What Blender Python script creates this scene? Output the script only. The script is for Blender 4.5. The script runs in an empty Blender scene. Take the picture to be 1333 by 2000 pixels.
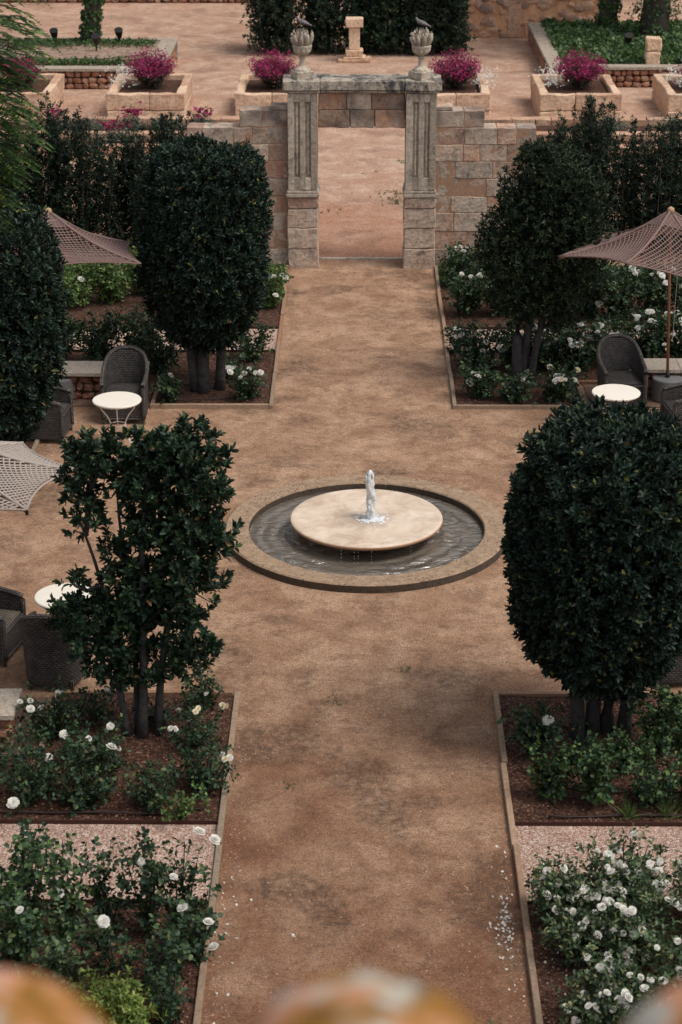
import bpy, bmesh, math, random
import numpy as np
from mathutils import Vector, noise as mnoise
R = math.radians
PI = math.pi
SC = bpy.context.scene
COL = SC.collection

# ------------------------------------------------------------------ camera
cd = bpy.data.cameras.new('camera'); cam = bpy.data.objects.new('camera', cd); COL.objects.link(cam)
cam.location = (0, 0, 9.74)
cam.rotation_euler = (R(90) - math.atan(1616 / 3888), 0, R(0.44))
cd.sensor_fit = 'VERTICAL'; cd.sensor_height = 36; cd.sensor_width = 24; cd.lens = 69.98
cd.clip_start = 0.1; cd.clip_end = 2000
cd.dof.use_dof = True; cd.dof.focus_distance = 24.5; cd.dof.aperture_fstop = 3.2
SC.camera = cam
# ------------------------------------------------------------------ light
SC.view_settings.view_transform = 'Standard'; SC.view_settings.look = 'None'
SC.view_settings.gamma = 1; SC.view_settings.exposure = 0.50
SUN_EL, SUN_AZ = 60, 112      # azimuth the light comes from, degrees clockwise from +Y
w = bpy.data.worlds.new('World'); SC.world = w; w.use_nodes = True
nt = w.node_tree; bg = nt.nodes['Background']
sky = nt.nodes.new('ShaderNodeTexSky'); sky.sky_type = 'NISHITA'; sky.sun_disc = False
sky.sun_elevation = R(SUN_EL); sky.sun_rotation = R(SUN_AZ); sky.dust_density = 3.0
hs = nt.nodes.new('ShaderNodeHueSaturation'); hs.inputs['Saturation'].default_value = 0.30
nt.links.new(sky.outputs[0], hs.inputs['Color']); nt.links.new(hs.outputs[0], bg.inputs['Color'])
bg.inputs['Strength'].default_value = 0.115
sd = bpy.data.lights.new('sun', 'SUN'); so = bpy.data.objects.new('sun', sd); COL.objects.link(so)
sd.energy = 1.35; sd.angle = R(24); sd.color = (1.0, 0.93, 0.84)
az = R(SUN_AZ); el = R(SUN_EL)
tosun = Vector((math.sin(az) * math.cos(el), math.cos(az) * math.cos(el), math.sin(el)))
so.rotation_euler = tosun.to_track_quat('Z', 'Y').to_euler(); so.location = (0, -20, 40)
try:
    SC.cycles.max_bounces = 6; SC.cycles.transparent_max_bounces = 8; SC.cycles.use_denoising = True
except Exception: pass

# ------------------------------------------------------------------ materials
class NB:
    def __init__(s, name):
        s.m = bpy.data.materials.new(name); s.m.use_nodes = True
        s.t = s.m.node_tree; s.b = s.t.nodes['Principled BSDF']; s.o = s.t.nodes['Material Output']
    def n(s, ty, props=None, **inp):
        x = s.t.nodes.new('ShaderNode' + ty)
        for k, v in (props or {}).items(): setattr(x, k, v)
        for k, v in inp.items():
            sk = x.inputs[int(k[1:])] if (k[0] == 'i' and k[1:].isdigit()) else x.inputs[k.replace('_', ' ')]
            s.put(sk, v)
        return x
    def put(s, sk, v):
        if hasattr(v, 'is_output') or isinstance(v, bpy.types.NodeSocket): s.t.links.new(v, sk)
        elif isinstance(v, bpy.types.Node): s.t.links.new(v.outputs[0], sk)
        else:
            if isinstance(v, (tuple, list)) and len(v) == 3 and sk.type == 'RGBA': v = (*v, 1)
            sk.default_value = v
    def coord(s, kind='Object', scale=None):
        c = s.n('TexCoord').outputs[kind]
        if scale is not None:
            c = s.n('Mapping', i0=c, Scale=scale).outputs[0]
        return c
    def noise(s, vec, scale, detail=4, rough=.55, dist=0):
        return s.n('TexNoise', Vector=vec, Scale=scale, Detail=detail, Roughness=rough, Distortion=dist).outputs[0]
    def ramp(s, fac, stops):
        r = s.n('ValToRGB', i0=fac); e = r.color_ramp.elements
        while len(e) < len(stops): e.new(0.5)
        for q, (p, c) in zip(e, stops):
            q.position = p; q.color = (c, c, c, 1) if isinstance(c, (int, float)) else (*c, 1)
        return r.outputs[0]
    def mix(s, f, a, b, bt='MIX'):
        x = s.t.nodes.new('ShaderNodeMix'); x.data_type = 'RGBA'; x.blend_type = bt
        s.put(x.inputs[0], f); s.put(x.inputs[6], a); s.put(x.inputs[7], b); return x.outputs[2]
    def math(s, op, a, b=0.0, clamp=False):
        x = s.t.nodes.new('ShaderNodeMath'); x.operation = op; x.use_clamp = clamp
        s.put(x.inputs[0], a); s.put(x.inputs[1], b); return x.outputs[0]
    def mapr(s, v, a, b, c=0.0, d=1.0):
        x = s.n('MapRange'); s.put(x.inputs[0], v)
        for i, q in enumerate((a, b, c, d)): x.inputs[i + 1].default_value = q
        return x.outputs[0]
    def bump(s, h, strength=.5, dist=.02, normal=None):
        x = s.n('Bump', Strength=strength, Distance=dist, Height=h)
        if normal is not None: s.put(x.inputs['Normal'], normal)
        return x.outputs[0]
    def fin(s, color=None, rough=None, normal=None, spec=None, metal=None):
        if color is not None: s.put(s.b.inputs['Base Color'], color)
        if rough is not None: s.put(s.b.inputs['Roughness'], rough)
        if normal is not None: s.put(s.b.inputs['Normal'], normal)
        if spec is not None: s.put(s.b.inputs['Specular IOR Level'], spec)
        if metal is not None: s.put(s.b.inputs['Metallic'], metal)
        return s.m

def mat_path(name, near, far, y0, y1, stainc, pale):
    b = NB(name); c = b.coord()
    y = b.n('SeparateXYZ', i0=c).outputs[1]
    big = b.noise(c, .50, 5, .6, .3)
    strk = b.noise(c, 1.5, 9, .62, .35)
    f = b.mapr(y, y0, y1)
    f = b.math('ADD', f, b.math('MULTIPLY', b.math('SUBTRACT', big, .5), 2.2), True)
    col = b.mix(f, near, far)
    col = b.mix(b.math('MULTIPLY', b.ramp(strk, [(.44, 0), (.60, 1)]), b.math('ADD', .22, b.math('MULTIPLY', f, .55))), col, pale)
    mott = b.noise(c, 3.4, 11, .74, .2)
    col = b.mix(b.ramp(mott, [(.36, .60), (.54, 0)]), col, b.mix(.45, near, stainc))
    fine = b.noise(c, 11, 8, .7, .1)
    st = b.noise(b.n('Mapping', i0=c, i1=(7.3, 2.1, 0)).outputs[0], .75, 5, .55, .2)
    m = b.math('MULTIPLY', b.ramp(st, [(.53, 0), (.62, 1)]), b.ramp(fine, [(.38, .1), (.60, 1)]))
    col = b.mix(b.math('MULTIPLY', m, .68), col, stainc)
    grit = b.noise(c, 58, 4, .85)
    col = b.mix(.9, col, b.mix(1.0, col, b.ramp(grit, [(.34, .35), (.5, .98), (.66, 1.65)]), 'MULTIPLY'))
    mid = b.noise(c, 17, 8, .85)
    col = b.mix(.75, col, b.mix(1.0, col, b.ramp(mid, [(.34, .50), (.66, 1.45)]), 'MULTIPLY'))
    v = b.n('TexVoronoi', i0=c, Scale=34.0)
    cellr = b.n('SeparateColor', i0=v.outputs['Color']).outputs[0]
    spk = b.math('MULTIPLY', b.math('LESS_THAN', v.outputs['Distance'], .26), b.math('GREATER_THAN', cellr, .88))
    col = b.mix(b.math('MULTIPLY', spk, .45), col, (.50, .36, .27))
    spk2 = b.math('MULTIPLY', b.math('LESS_THAN', v.outputs['Distance'], .3), b.math('LESS_THAN', cellr, .08))
    col = b.mix(b.math('MULTIPLY', spk2, .6), col, (.05, .035, .025))
    h = b.math('ADD', b.math('MULTIPLY', grit, .5), b.math('ADD', b.math('MULTIPLY', mid, .8), strk))
    return b.fin(col, .92, b.bump(h, .9, .03), .25)

M = {}
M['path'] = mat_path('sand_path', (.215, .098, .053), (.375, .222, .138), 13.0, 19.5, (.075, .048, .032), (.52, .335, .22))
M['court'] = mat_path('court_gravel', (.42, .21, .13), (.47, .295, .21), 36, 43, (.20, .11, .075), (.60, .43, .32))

def mat_gravel():
    b = NB('pink_gravel'); c = b.coord()
    v = b.n('TexVoronoi', i0=c, Scale=62.0); v2 = b.n('TexVoronoi', {'feature': 'DISTANCE_TO_EDGE'}, i0=c, Scale=62.0)
    r = b.n('SeparateColor', i0=v.outputs['Color']).outputs[0]
    col = b.ramp(r, [(0, (.22, .12, .085)), (.3, (.44, .28, .21)), (.7, (.58, .41, .33)), (1, (.74, .62, .54))])
    col = b.mix(b.ramp(v2.outputs[0], [(0, 1), (.12, 0)]), col, (.13, .07, .05))
    col = b.mix(.5, col, b.mix(1.0, col, b.ramp(b.noise(c, 2.5, 5, .6), [(.3, .65), (.7, 1.25)]), 'MULTIPLY'))
    return b.fin(col, .85, b.bump(v2.outputs[0], .9, .012), .3)
M['gravel'] = mat_gravel()

def mat_soil():
    b = NB('bed_soil'); c = b.coord()
    v = b.n('TexVoronoi', i0=c, Scale=45.0)
    r = b.n('SeparateColor', i0=v.outputs['Color']).outputs[0]
    a = b.noise(c, 14, 7, .75)
    col = b.ramp(a, [(.3, (.024, .011, .008)), (.5, (.068, .032, .021)), (.72, (.15, .078, .052))])
    col = b.mix(b.math('MULTIPLY', b.math('GREATER_THAN', r, .86), .5), col, (.24, .13, .09))
    return b.fin(col, .95, b.bump(b.math('ADD', a, b.math('MULTIPLY', v.outputs['Distance'], -.6)), .9, .03), .2)
M['soil'] = mat_soil()

def mat_simple(name, c, rough=.7, spec=.4, var=.25, scale=12, bump=.25, dist=.01, metal=0):
    b = NB(name); co = b.coord()
    n = b.noise(co, scale, 6, .65)
    col = b.mix(1.0, c, b.ramp(n, [(.25, 1 - var), (.75, 1 + var)]), 'MULTIPLY')
    return b.fin(col, rough, b.bump(n, bump, dist), spec, metal)

def mat_stone(name, cols, stain=.5, dark=(.045, .048, .052), scale=1.0, rough=.9, top=0.0, thr=.55):
    """weathered limestone: each block its own tone, pits and black lichen streaks"""
    b = NB(name); c = b.coord()
    isl = b.n('NewGeometry').outputs['Random Per Island']
    st = [(i / max(1, len(cols) - 1), k) for i, k in enumerate(cols)]
    col = b.ramp(isl, st)
    n1 = b.noise(c, 2.2 * scale, 8, .7, .4)
    n2 = b.noise(c, 16 * scale, 6, .72)
    col = b.mix(b.ramp(n1, [(.46, 0), (.60, .8)]), col, cols[-1])
    col = b.mix(b.ramp(b.noise(c, 3.1 * scale, 8, .75, .8), [(.52, 0), (.66, .55)]), col, cols[0])
    col = b.mix(1.0, col, b.ramp(n2, [(.28, .48), (.5, 1.0), (.75, 1.32)]), 'MULTIPLY')
    n3 = b.noise(b.coord('Object', (1, 1, .55)), 3.0 * scale, 9, .78, .5)
    col = b.mix(b.math('MULTIPLY', b.ramp(n3, [(thr, 0), (thr + .10, 1)]), stain), col, dark)
    if top:
        z = b.n('SeparateXYZ', i0=c).outputs[2]
        col = b.mix(b.math('MULTIPLY', b.mapr(b.math('ADD', z, b.math('MULTIPLY', n3, .9)), top + .25, top + .6), b.ramp(b.noise(c, 2.0, 7, .7), [(.46, 0), (.60, .6)])), col, dark)
    v = b.n('TexVoronoi', i0=c, Scale=30.0 * scale)
    pit = b.ramp(v.outputs['Distance'], [(.10, 0), (.3, 1)])
    h = b.math('ADD', b.math('MULTIPLY', pit, .25), b.math('ADD', n2, b.math('MULTIPLY', n1, .8)))
    return b.fin(col, rough, b.bump(h, .85, .03), .25)
M['ashlar'] = mat_stone('weathered_ashlar', [(.54, .31, .20), (.34, .29, .24), (.56, .43, .33), (.25, .19, .15), (.50, .26, .16), (.62, .50, .40), (.33, .18, .13), (.50, .41, .33)], .62, top=2.42)
M['greystone'] = mat_stone('grey_limestone', [(.42, .36, .29), (.54, .46, .37), (.33, .27, .215)], .6)
M['cornice'] = mat_stone('cornice_stone', [(.38, .33, .27), (.50, .43, .34)], .92, thr=.47, dark= (.045, .050, .058))
M['mortar'] = mat_simple('lime_mortar', (.36, .22, .145), .95, .2, .3, 20)
M['planter'] = mat_stone('ochre_limestone', [(.62, .40, .26), (.70, .50, .35), (.50, .30, .20), (.66, .47, .34)], .22, (.16, .10, .08), .8)
M['redwall'] = mat_stone('red_sandstone', [(.52, .30, .19), (.58, .38, .26), (.42, .24, .16)], .3, (.15, .09, .06), .8)
M['rubble'] = mat_stone('rubble_stone', [(.30, .13, .075), (.42, .21, .13), (.48, .29, .20), (.22, .11, .08)], .2, (.08, .045, .035), 1.5)
M['rubble_mortar'] = mat_simple('rubble_gap', (.06, .032, .022), .95, .1)
M['coping'] = mat_stone('grey_coping', [(.36, .30, .24), (.42, .35, .28)], .5, (.12, .10, .08), 1)
M['slab'] = mat_stone('speckled_bench_slab', [(.46, .38, .31), (.50, .42, .34)], .12, (.14, .11, .09), 2.0, .8)
M['paving'] = mat_simple('brown_paving', (.16, .10, .07), .8, .3, .4, 6)
M['wallplaster'] = mat_simple('ochre_plaster', (.60, .33, .19), .95, .2, .45, 3.5, .8, .05)
M['wallstone'] = mat_stone('building_stone', [(.52, .27, .16), (.26, .19, .16), (.36, .23, .17), (.62, .38, .25)], .4, (.10, .06, .045), 1.0)

def mat_rim():
    b = NB('fountain_rim_stone'); c = b.coord()
    n = b.noise(c, 9, 8, .75)
    v = b.n('TexVoronoi', i0=b.coord('Object', (1, 1, 1)), Scale=26.0, Randomness=1.0)
    col = b.ramp(n, [(.3, (.20, .13, .085)), (.55, (.34, .235, .155)), (.75, (.44, .32, .22))])
    pit = b.math('MULTIPLY', b.ramp(v.outputs['Distance'], [(.20, 1), (.36, 0)]), b.ramp(b.noise(c, 3.2, 6, .7), [(.42, .15), (.58, 1)]))
    col = b.mix(b.math('MULTIPLY', pit, .75), col, (.075, .05, .035))
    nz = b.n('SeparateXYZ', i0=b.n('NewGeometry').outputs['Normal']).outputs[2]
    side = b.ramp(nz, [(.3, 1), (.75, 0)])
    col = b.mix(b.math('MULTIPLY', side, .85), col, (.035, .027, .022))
    return b.fin(col, .9, b.bump(b.math('SUBTRACT', n, pit), .8, .015), .25)
M['rim'] = mat_rim()
def mat_bowl():
    b = NB('wet_bowl_stone'); c = b.coord()
    n = b.noise(c, 3, 8, .65, .5)
    col = b.ramp(n, [(.3, (.42, .31, .225)), (.5, (.60, .475, .365)), (.7, (.72, .61, .49))])
    col = b.mix(b.ramp(b.noise(c, 7, 9, .75, .8), [(.56, 0), (.68, .5)]), col, (.30, .21, .14))
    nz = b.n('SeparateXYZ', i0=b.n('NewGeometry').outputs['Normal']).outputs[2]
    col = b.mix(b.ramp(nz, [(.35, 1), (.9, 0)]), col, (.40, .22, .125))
    d = b.n('VectorMath', {'operation': 'LENGTH'}, i0=b.n('VectorMath', {'operation': 'MULTIPLY'}, i0=c, i1=(1, 1, 0))).outputs[1]
    wet = b.math('SUBTRACT', 1.0, b.mapr(b.math('ADD', d, b.math('MULTIPLY', n, .35)), .22, .62))
    col = b.mix(b.math('MULTIPLY', wet, .5), col, (.30, .22, .15))
    rough = b.math('SUBTRACT', .62, b.math('MULTIPLY', wet, .35))
    return b.fin(col, rough, b.bump(b.noise(c, 25, 5, .7), .35, .01), .4)
M['bowl'] = mat_bowl()
def mat_water():
    b = NB('murky_water'); c = b.coord()
    wv = b.n('TexWave', {'wave_type': 'RINGS', 'rings_direction': 'Z'}, Vector=c, Scale=1.7, Distortion=5.0, Detail=2.0, Detail_Scale=1.0)
    n = b.noise(b.coord('Object', (1.0, 1.5, 1)), 3.6, 4, .5, 1.5)
    h = b.math('ADD', b.math('MULTIPLY', wv.outputs['Fac'], .28), b.math('MULTIPLY', n, 1.0))
    col = b.ramp(b.noise(c, 1.5, 4, .6), [(.35, (.12, .102, .083)), (.7, (.18, .152, .122))])
    b.fin(col, .02, b.bump(h, b.ramp(b.noise(b.n('Mapping', i0=c, i1=(2.0, .6, 0)).outputs[0], 1.15, 2, .5), [(.40, .25), (.58, .85)]), .10), .8)
    b.b.inputs['IOR'].default_value = 1.7
    return b.m
M['water'] = mat_water()
def mat_foam():
    b = NB('white_water'); b.fin((.86, .88, .9), .25, None, .5)
    b.b.inputs['Transmission Weight'].default_value = .25
    return b.m
M['foam'] = mat_foam()

def mat_leaf(name, stops, rough=.42, spec=.5, trans=.18, back=None, tr_col=(.16, .24, .04), var=(.62, 1.5)):
    b = NB(name)
    g = b.n('NewGeometry'); col = b.ramp(g.outputs['Random Per Island'], stops)
    if back: col = b.mix(g.outputs['Backfacing'], col, back)
    if var: col = b.mix(1.0, col, b.ramp(b.noise(b.coord(), 3.2, 3, .6), [(.35, var[0]), (.65, var[1])]), 'MULTIPLY')
    b.fin(col, rough, None, spec)
    if trans > 0:
        tr = b.n('BsdfTranslucent', Color=b.mix(.5, col, tr_col))
        mx = b.n('MixShader', i0=trans, i1=b.b.outputs[0], i2=tr)
        b.t.links.new(mx.outputs[0], b.o.inputs[0])
    return b.m
M['bay'] = mat_leaf('dark_laurel_leaf', [(0, (.008, .019, .015)), (.5, (.015, .031, .022)), (.93, (.028, .048, .032)), (.975, (.045, .07, .03)), (.997, (.20, .20, .05)), (1, (.24, .10, .05))], .46, .24, .02)
M['bay2'] = mat_leaf('green_laurel_leaf', [(0, (.009, .022, .015)), (.5, (.018, .038, .022)), (.93, (.036, .066, .032)), (.985, (.07, .11, .035)), (1, (.24, .12, .05))], .46, .26, .03)
M['bay3'] = mat_leaf('fine_laurel_leaf', [(0, (.009, .019, .013)), (.6, (.018, .034, .018)), (.9, (.038, .060, .025)), (1, (.075, .075, .03))], .5, .22, .03)
M['hedgeleaf'] = mat_leaf('hedge_leaf', [(0, (.007, .016, .011)), (.6, (.015, .028, .019)), (.94, (.034, .054, .026)), (1, (.12, .09, .05))], .55, .2, .03)
M['roseleaf'] = mat_leaf('rose_leaf', [(0, (.010, .026, .016)), (.5, (.024, .050, .027)), (.88, (.055, .095, .04)), (.97, (.11, .15, .05)), (1, (.14, .10, .05))], .5, .25, .07)
M['roseleaf_pale'] = mat_leaf('pale_rose_leaf', [(0, (.03, .065, .022)), (.5, (.085, .145, .04)), (.95, (.15, .23, .06)), (1, (.24, .2, .07))], .5, .35, .2)
M['roseleaf_bush'] = mat_leaf('iceberg_rose_leaf', [(0, (.018, .035, .018)), (.5, (.050, .085, .040)), (.88, (.115, .165, .075)), (1, (.20, .19, .08))], .5, .3, .10)
M['roseleaf_mid'] = mat_leaf('fresh_rose_leaf', [(0, (.012, .030, .016)), (.45, (.028, .060, .028)), (.8, (.065, .115, .04)), (1, (.13, .19, .06))], .5, .25, .1)
M['limeleaf'] = mat_leaf('lime_leaf', [(0, (.08, .13, .03)), (.6, (.17, .24, .05)), (1, (.30, .34, .09))], .5, .35, .25)
M['frond'] = mat_leaf('feathery_leaf', [(0, (.014, .042, .016)), (.55, (.040, .100, .028)), (.92, (.11, .19, .045)), (1, (.30, .30, .06))], .5, .3, .25)
M['ivy'] = mat_leaf('ivy_leaf', [(0, (.018, .045, .016)), (.6, (.04, .09, .025)), (1, (.10, .15, .04))], .45, .35, .12)
M['grass'] = mat_leaf('lawn_blade', [(0, (.015, .045, .012)), (.6, (.03, .075, .02)), (1, (.06, .11, .03))], .6, .25, .1)
M['silver'] = mat_leaf('grey_green_leaf', [(0, (.04, .055, .04)), (.6, (.10, .125, .09)), (1, (.40, .40, .36))], .7, .2, .1)
M['gaura'] = mat_leaf('magenta_flower', [(0, (.13, .008, .035)), (.5, (.27, .012, .085)), (.88, (.40, .03, .15)), (1, (.62, .25, .36))], .7, .1, .08)
M['gauraleaf'] = mat_leaf('dull_stem_leaf', [(0, (.03, .03, .02)), (.6, (.07, .065, .045)), (1, (.13, .08, .07))], .7, .2, .1)
M['bloom'] = mat_leaf('white_petal', [(0, (.80, .78, .73)), (.6, (.88, .87, .83)), (1, (.88, .84, .74))], .6, .25, .4, tr_col=(.85, .84, .80), var=None)
M['cream'] = mat_leaf('cream_petal', [(0, (.75, .62, .38)), (1, (.84, .78, .62))], .6, .25, .3, tr_col=(.8, .75, .6), var=None)
M['bark'] = mat_simple('grey_bark', (.060, .055, .054), .9, .15, .6, 9, 1.0, .03)
M['cane'] = mat_simple('green_cane', (.06, .055, .03), .8, .2)
M['darkbark'] = mat_simple('dark_bark', (.05, .042, .035), .9, .2, .4, 10, .7, .02)
M['concrete'] = mat_simple('grey_concrete', (.17, .165, .165), .75, .3, .12, 8)
M['white'] = mat_simple('cream_enamel', (.80, .74, .64), .45, .45, .05, 5, .05)
M['cap'] = mat_simple('pale_wood_cap', (.42, .27, .16), .6, .3)
M['pole'] = mat_simple('varnished_wood', (.24, .105, .045), .45, .45, .3, 8)
M['tan'] = mat_simple('mauve_rope', (.215, .145, .130), .9, .15, .2, 60)
M['beige'] = mat_simple('beige_rope', (.38, .325, .285), .9, .15, .2, 60)
M['steel'] = mat_simple('rusted_steel', (.055, .022, .017), .85, .2)
M['hose'] = mat_simple('brown_hose', (.035, .022, .018), .6, .3)
M['lamp'] = mat_simple('dark_lamp', (.015, .013, .012), .5, .4)
M['pebble'] = mat_leaf('loose_pebble', [(0, (.20, .12, .08)), (.5, (.40, .27, .19)), (1, (.56, .43, .34))], .9, .2, 0, var=None)
M['chip'] = mat_leaf('bark_chip', [(0, (.03, .014, .010)), (.6, (.09, .044, .030)), (1, (.24, .14, .10))], .95, .1, 0)
def mat_board():
    b = NB('edging_board'); isl = b.n('NewGeometry').outputs['Random Per Island']; o = b.n('ObjectInfo').outputs['Random']
    col = b.ramp(o, [(0, (.27, .145, .085)), (.35, (.32, .20, .13)), (.6, (.24, .185, .135)), (1, (.36, .245, .165))])
    n = b.noise(b.coord('Object', (3, 3, 3)), 9, 7, .75)
    col = b.mix(1.0, col, b.ramp(n, [(.3, .6), (.7, 1.3)]), 'MULTIPLY')
    return b.fin(col, .9, b.bump(n, .5, .01), .2)
M['board'] = mat_board()
def mat_wicker(name, a, bb):
    b = NB(name); uv = b.coord('UV')
    br = b.n('TexBrick', {'offset': .5, 'squash': 1}, Vector=uv, Scale=1.0, Color1=a, Color2=bb, Mortar=(a[0] * .12, a[1] * .12, a[2] * .12))
    br.inputs['Mortar Size'].default_value = .0055; br.inputs['Mortar Smooth'].default_value = .6
    br.inputs['Brick Width'].default_value = .052; br.inputs['Row Height'].default_value = .026
    n = b.noise(uv, 9, 4, .6)
    col = b.mix(1.0, br.outputs[0], b.ramp(n, [(.3, .7), (.7, 1.35)]), 'MULTIPLY')
    return b.fin(col, .6, b.bump(b.math('SUBTRACT', 1.0, br.outputs['Fac']), 1.0, .012), .4)
M['wicker'] = mat_wicker('grey_wicker', (.105, .092, .084), (.058, .052, .049))
M['wicker_seat'] = mat_wicker('pale_wicker_seat', (.20, .165, .13), (.14, .115, .09))
M['wicker_rim'] = mat_wicker('wicker_rim', (.13, .112, .098), (.075, .066, .06))
def mat_tile():
    b = NB('lichened_roof_tile'); c = b.coord()
    n = b.noise(c, 11, 6, .6, .5); n2 = b.noise(b.n('Mapping', i0=c, i1=(3.2, 1.4, 0)).outputs[0], 10, 5, .6, .3)
    col = b.ramp(n, [(.36, (.09, .045, .015)), (.48, (.25, .115, .018)), (.54, (.36, .17, .06)), (.62, (.52, .26, .17))])
    col = b.mix(b.ramp(n2, [(.56, 0), (.62, 1)]), col, (.42, .41, .36))
    return b.fin(col, .9, b.bump(n, .5, .01), .2)
M['tile'] = mat_tile()

# ------------------------------------------------------------------ object helpers
def tag(o, label=None, cat=None, group=None, kind=None):
    if label: o['label'] = label
    if cat: o['category'] = cat
    if group: o['group'] = group
    if kind: o['kind'] = kind
    return o
def root(name, loc, label, cat, group=None, rz=0):
    o = bpy.data.objects.new(name, None); COL.objects.link(o); o.empty_display_size = .2
    o.location = loc; o.rotation_euler = (0, 0, rz)
    return tag(o, label, cat, group)
def link(name, me, mat, parent=None, loc=None):
    o = bpy.data.objects.new(name, me); COL.objects.link(o)
    if mat is not None and not me.materials: me.materials.append(mat)
    if parent: o.parent = parent
    if loc: o.location = loc
    return o
def quads(name, V, nq, mat, parent=None, F=None, uv=None, loc=None, smooth=False):
    """V: (N,3) array; F: (M,4) int array of quads"""
    me = bpy.data.meshes.new(name)
    V = np.asarray(V, np.float32); F = np.asarray(F, np.int32)
    me.vertices.add(len(V)); me.vertices.foreach_set('co', V.ravel())
    me.loops.add(F.size); me.loops.foreach_set('vertex_index', F.ravel())
    me.polygons.add(len(F))
    me.polygons.foreach_set('loop_start', np.arange(0, F.size, 4, dtype=np.int32))
    me.polygons.foreach_set('loop_total', np.full(len(F), 4, np.int32))
    if smooth: me.polygons.foreach_set('use_smooth', np.ones(len(F), bool))
    if uv is not None:
        l = me.uv_layers.new(name='UVMap'); l.data.foreach_set('uv', np.asarray(uv, np.float32)[F.ravel()].ravel())
    me.update(calc_edges=True)
    return link(name, me, mat, parent, loc)

class MB:
    def __init__(s): s.v = []; s.f = []; s.uv = []
    def add(s, vs, fs, uvs=None):
        b = len(s.v); s.v += [tuple(q) for q in vs]; s.f += [tuple(b + i for i in q) for q in fs]
        s.uv += list(uvs) if uvs is not None else [(0, 0)] * len(vs)
    def box(s, x0, x1, y0, y1, z0, z1, jit=0, rz=0):
        if jit:
            j = lambda: random.uniform(-jit, jit)
        else: j = lambda: 0
        vs = [(x + j(), y + j(), z + j()) for z in (z0, z1) for x, y in ((x0, y0), (x1, y0), (x1, y1), (x0, y1))]
        s.add(vs, [(3, 2, 1, 0), (4, 5, 6, 7), (0, 1, 5, 4), (1, 2, 6, 5), (2, 3, 7, 6), (3, 0, 4, 7)])
    def tube(s, pts, rad, n=6, cap=True, uvscale=1):
        pts = [Vector(p) for p in pts]
        rs = rad if isinstance(rad, (list, tuple)) else [rad] * len(pts)
        vs = []; fs = []; uv = []; d = 0; up = Vector((0, 0, 1))
        for i, p in enumerate(pts):
            t = (pts[min(i + 1, len(pts) - 1)] - pts[max(i - 1, 0)]).normalized()
            a = t.cross(up)
            if a.length < .05: a = t.cross(Vector((0, 1, 0)))
            a.normalize(); b = a.cross(t)
            if i: d += (p - pts[i - 1]).length
            for k in range(n):
                an = 2 * PI * k / n
                vs.append(p + a * math.cos(an) * rs[i] + b * math.sin(an) * rs[i]); uv.append((d, k / n * 2 * PI * rs[0]))
        for i in range(len(pts) - 1):
            for k in range(n):
                fs.append((i * n + k, i * n + (k + 1) % n, (i + 1) * n + (k + 1) % n, (i + 1) * n + k))
        if cap: fs.append(tuple(range(n - 1, -1, -1))); fs.append(tuple((len(pts) - 1) * n + k for k in range(n)))
        s.add(vs, fs, uv)
    def lathe(s, prof, n=32, c=(0, 0, 0), squ=None, capb=True, capt=True):
        vs = []; fs = []
        for r, z in prof:
            for k in range(n):
                a = 2 * PI * k / n; q = r
                if squ: q = r * squ(a, z)
                vs.append((c[0] + q * math.cos(a), c[1] + q * math.sin(a), c[2] + z))
        for i in range(len(prof) - 1):
            for k in range(n): fs.append((i * n + k, i * n + (k + 1) % n, (i + 1) * n + (k + 1) % n, (i + 1) * n + k))
        if capb: fs.append(tuple(range(n - 1, -1, -1)))
        if capt: fs.append(tuple((len(prof) - 1) * n + k for k in range(n)))
        s.add(vs, fs)
    def build(s, name, mat, parent=None, loc=None, bevel=0, seg=1, smooth=False, disp=0, dscale=4, cuts=0):
        me = bpy.data.meshes.new(name); me.from_pydata(s.v, [], s.f)
        l = me.uv_layers.new(name='UVMap')
        li = np.zeros(len(me.loops), np.int32); me.loops.foreach_get('vertex_index', li)
        l.data.foreach_set('uv', np.asarray(s.uv, np.float32)[li].ravel())
        if bevel or cuts or disp:
            bm = bmesh.new(); bm.from_mesh(me)
            if bevel: bmesh.ops.bevel(bm, geom=list(bm.edges), offset=bevel, segments=seg, affect='EDGES', clamp_overlap=True)
            if cuts: bmesh.ops.subdivide_edges(bm, edges=[e for e in bm.edges if e.calc_length() > .09], cuts=cuts, use_grid_fill=True)
            if disp:
                for v in bm.verts:
                    q = Vector(v.co) * dscale + Vector((loc or (0, 0, 0)))
                    v.co += Vector((mnoise.noise(q), mnoise.noise(q + Vector((9, 3, 1))), mnoise.noise(q + Vector((2, 7, 5))))) * disp
            bm.to_mesh(me); bm.free()
        if smooth: me.polygons.foreach_set('use_smooth', np.ones(len(me.polygons), bool))
        me.update()
        return link(name, me, mat, parent, loc)

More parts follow.
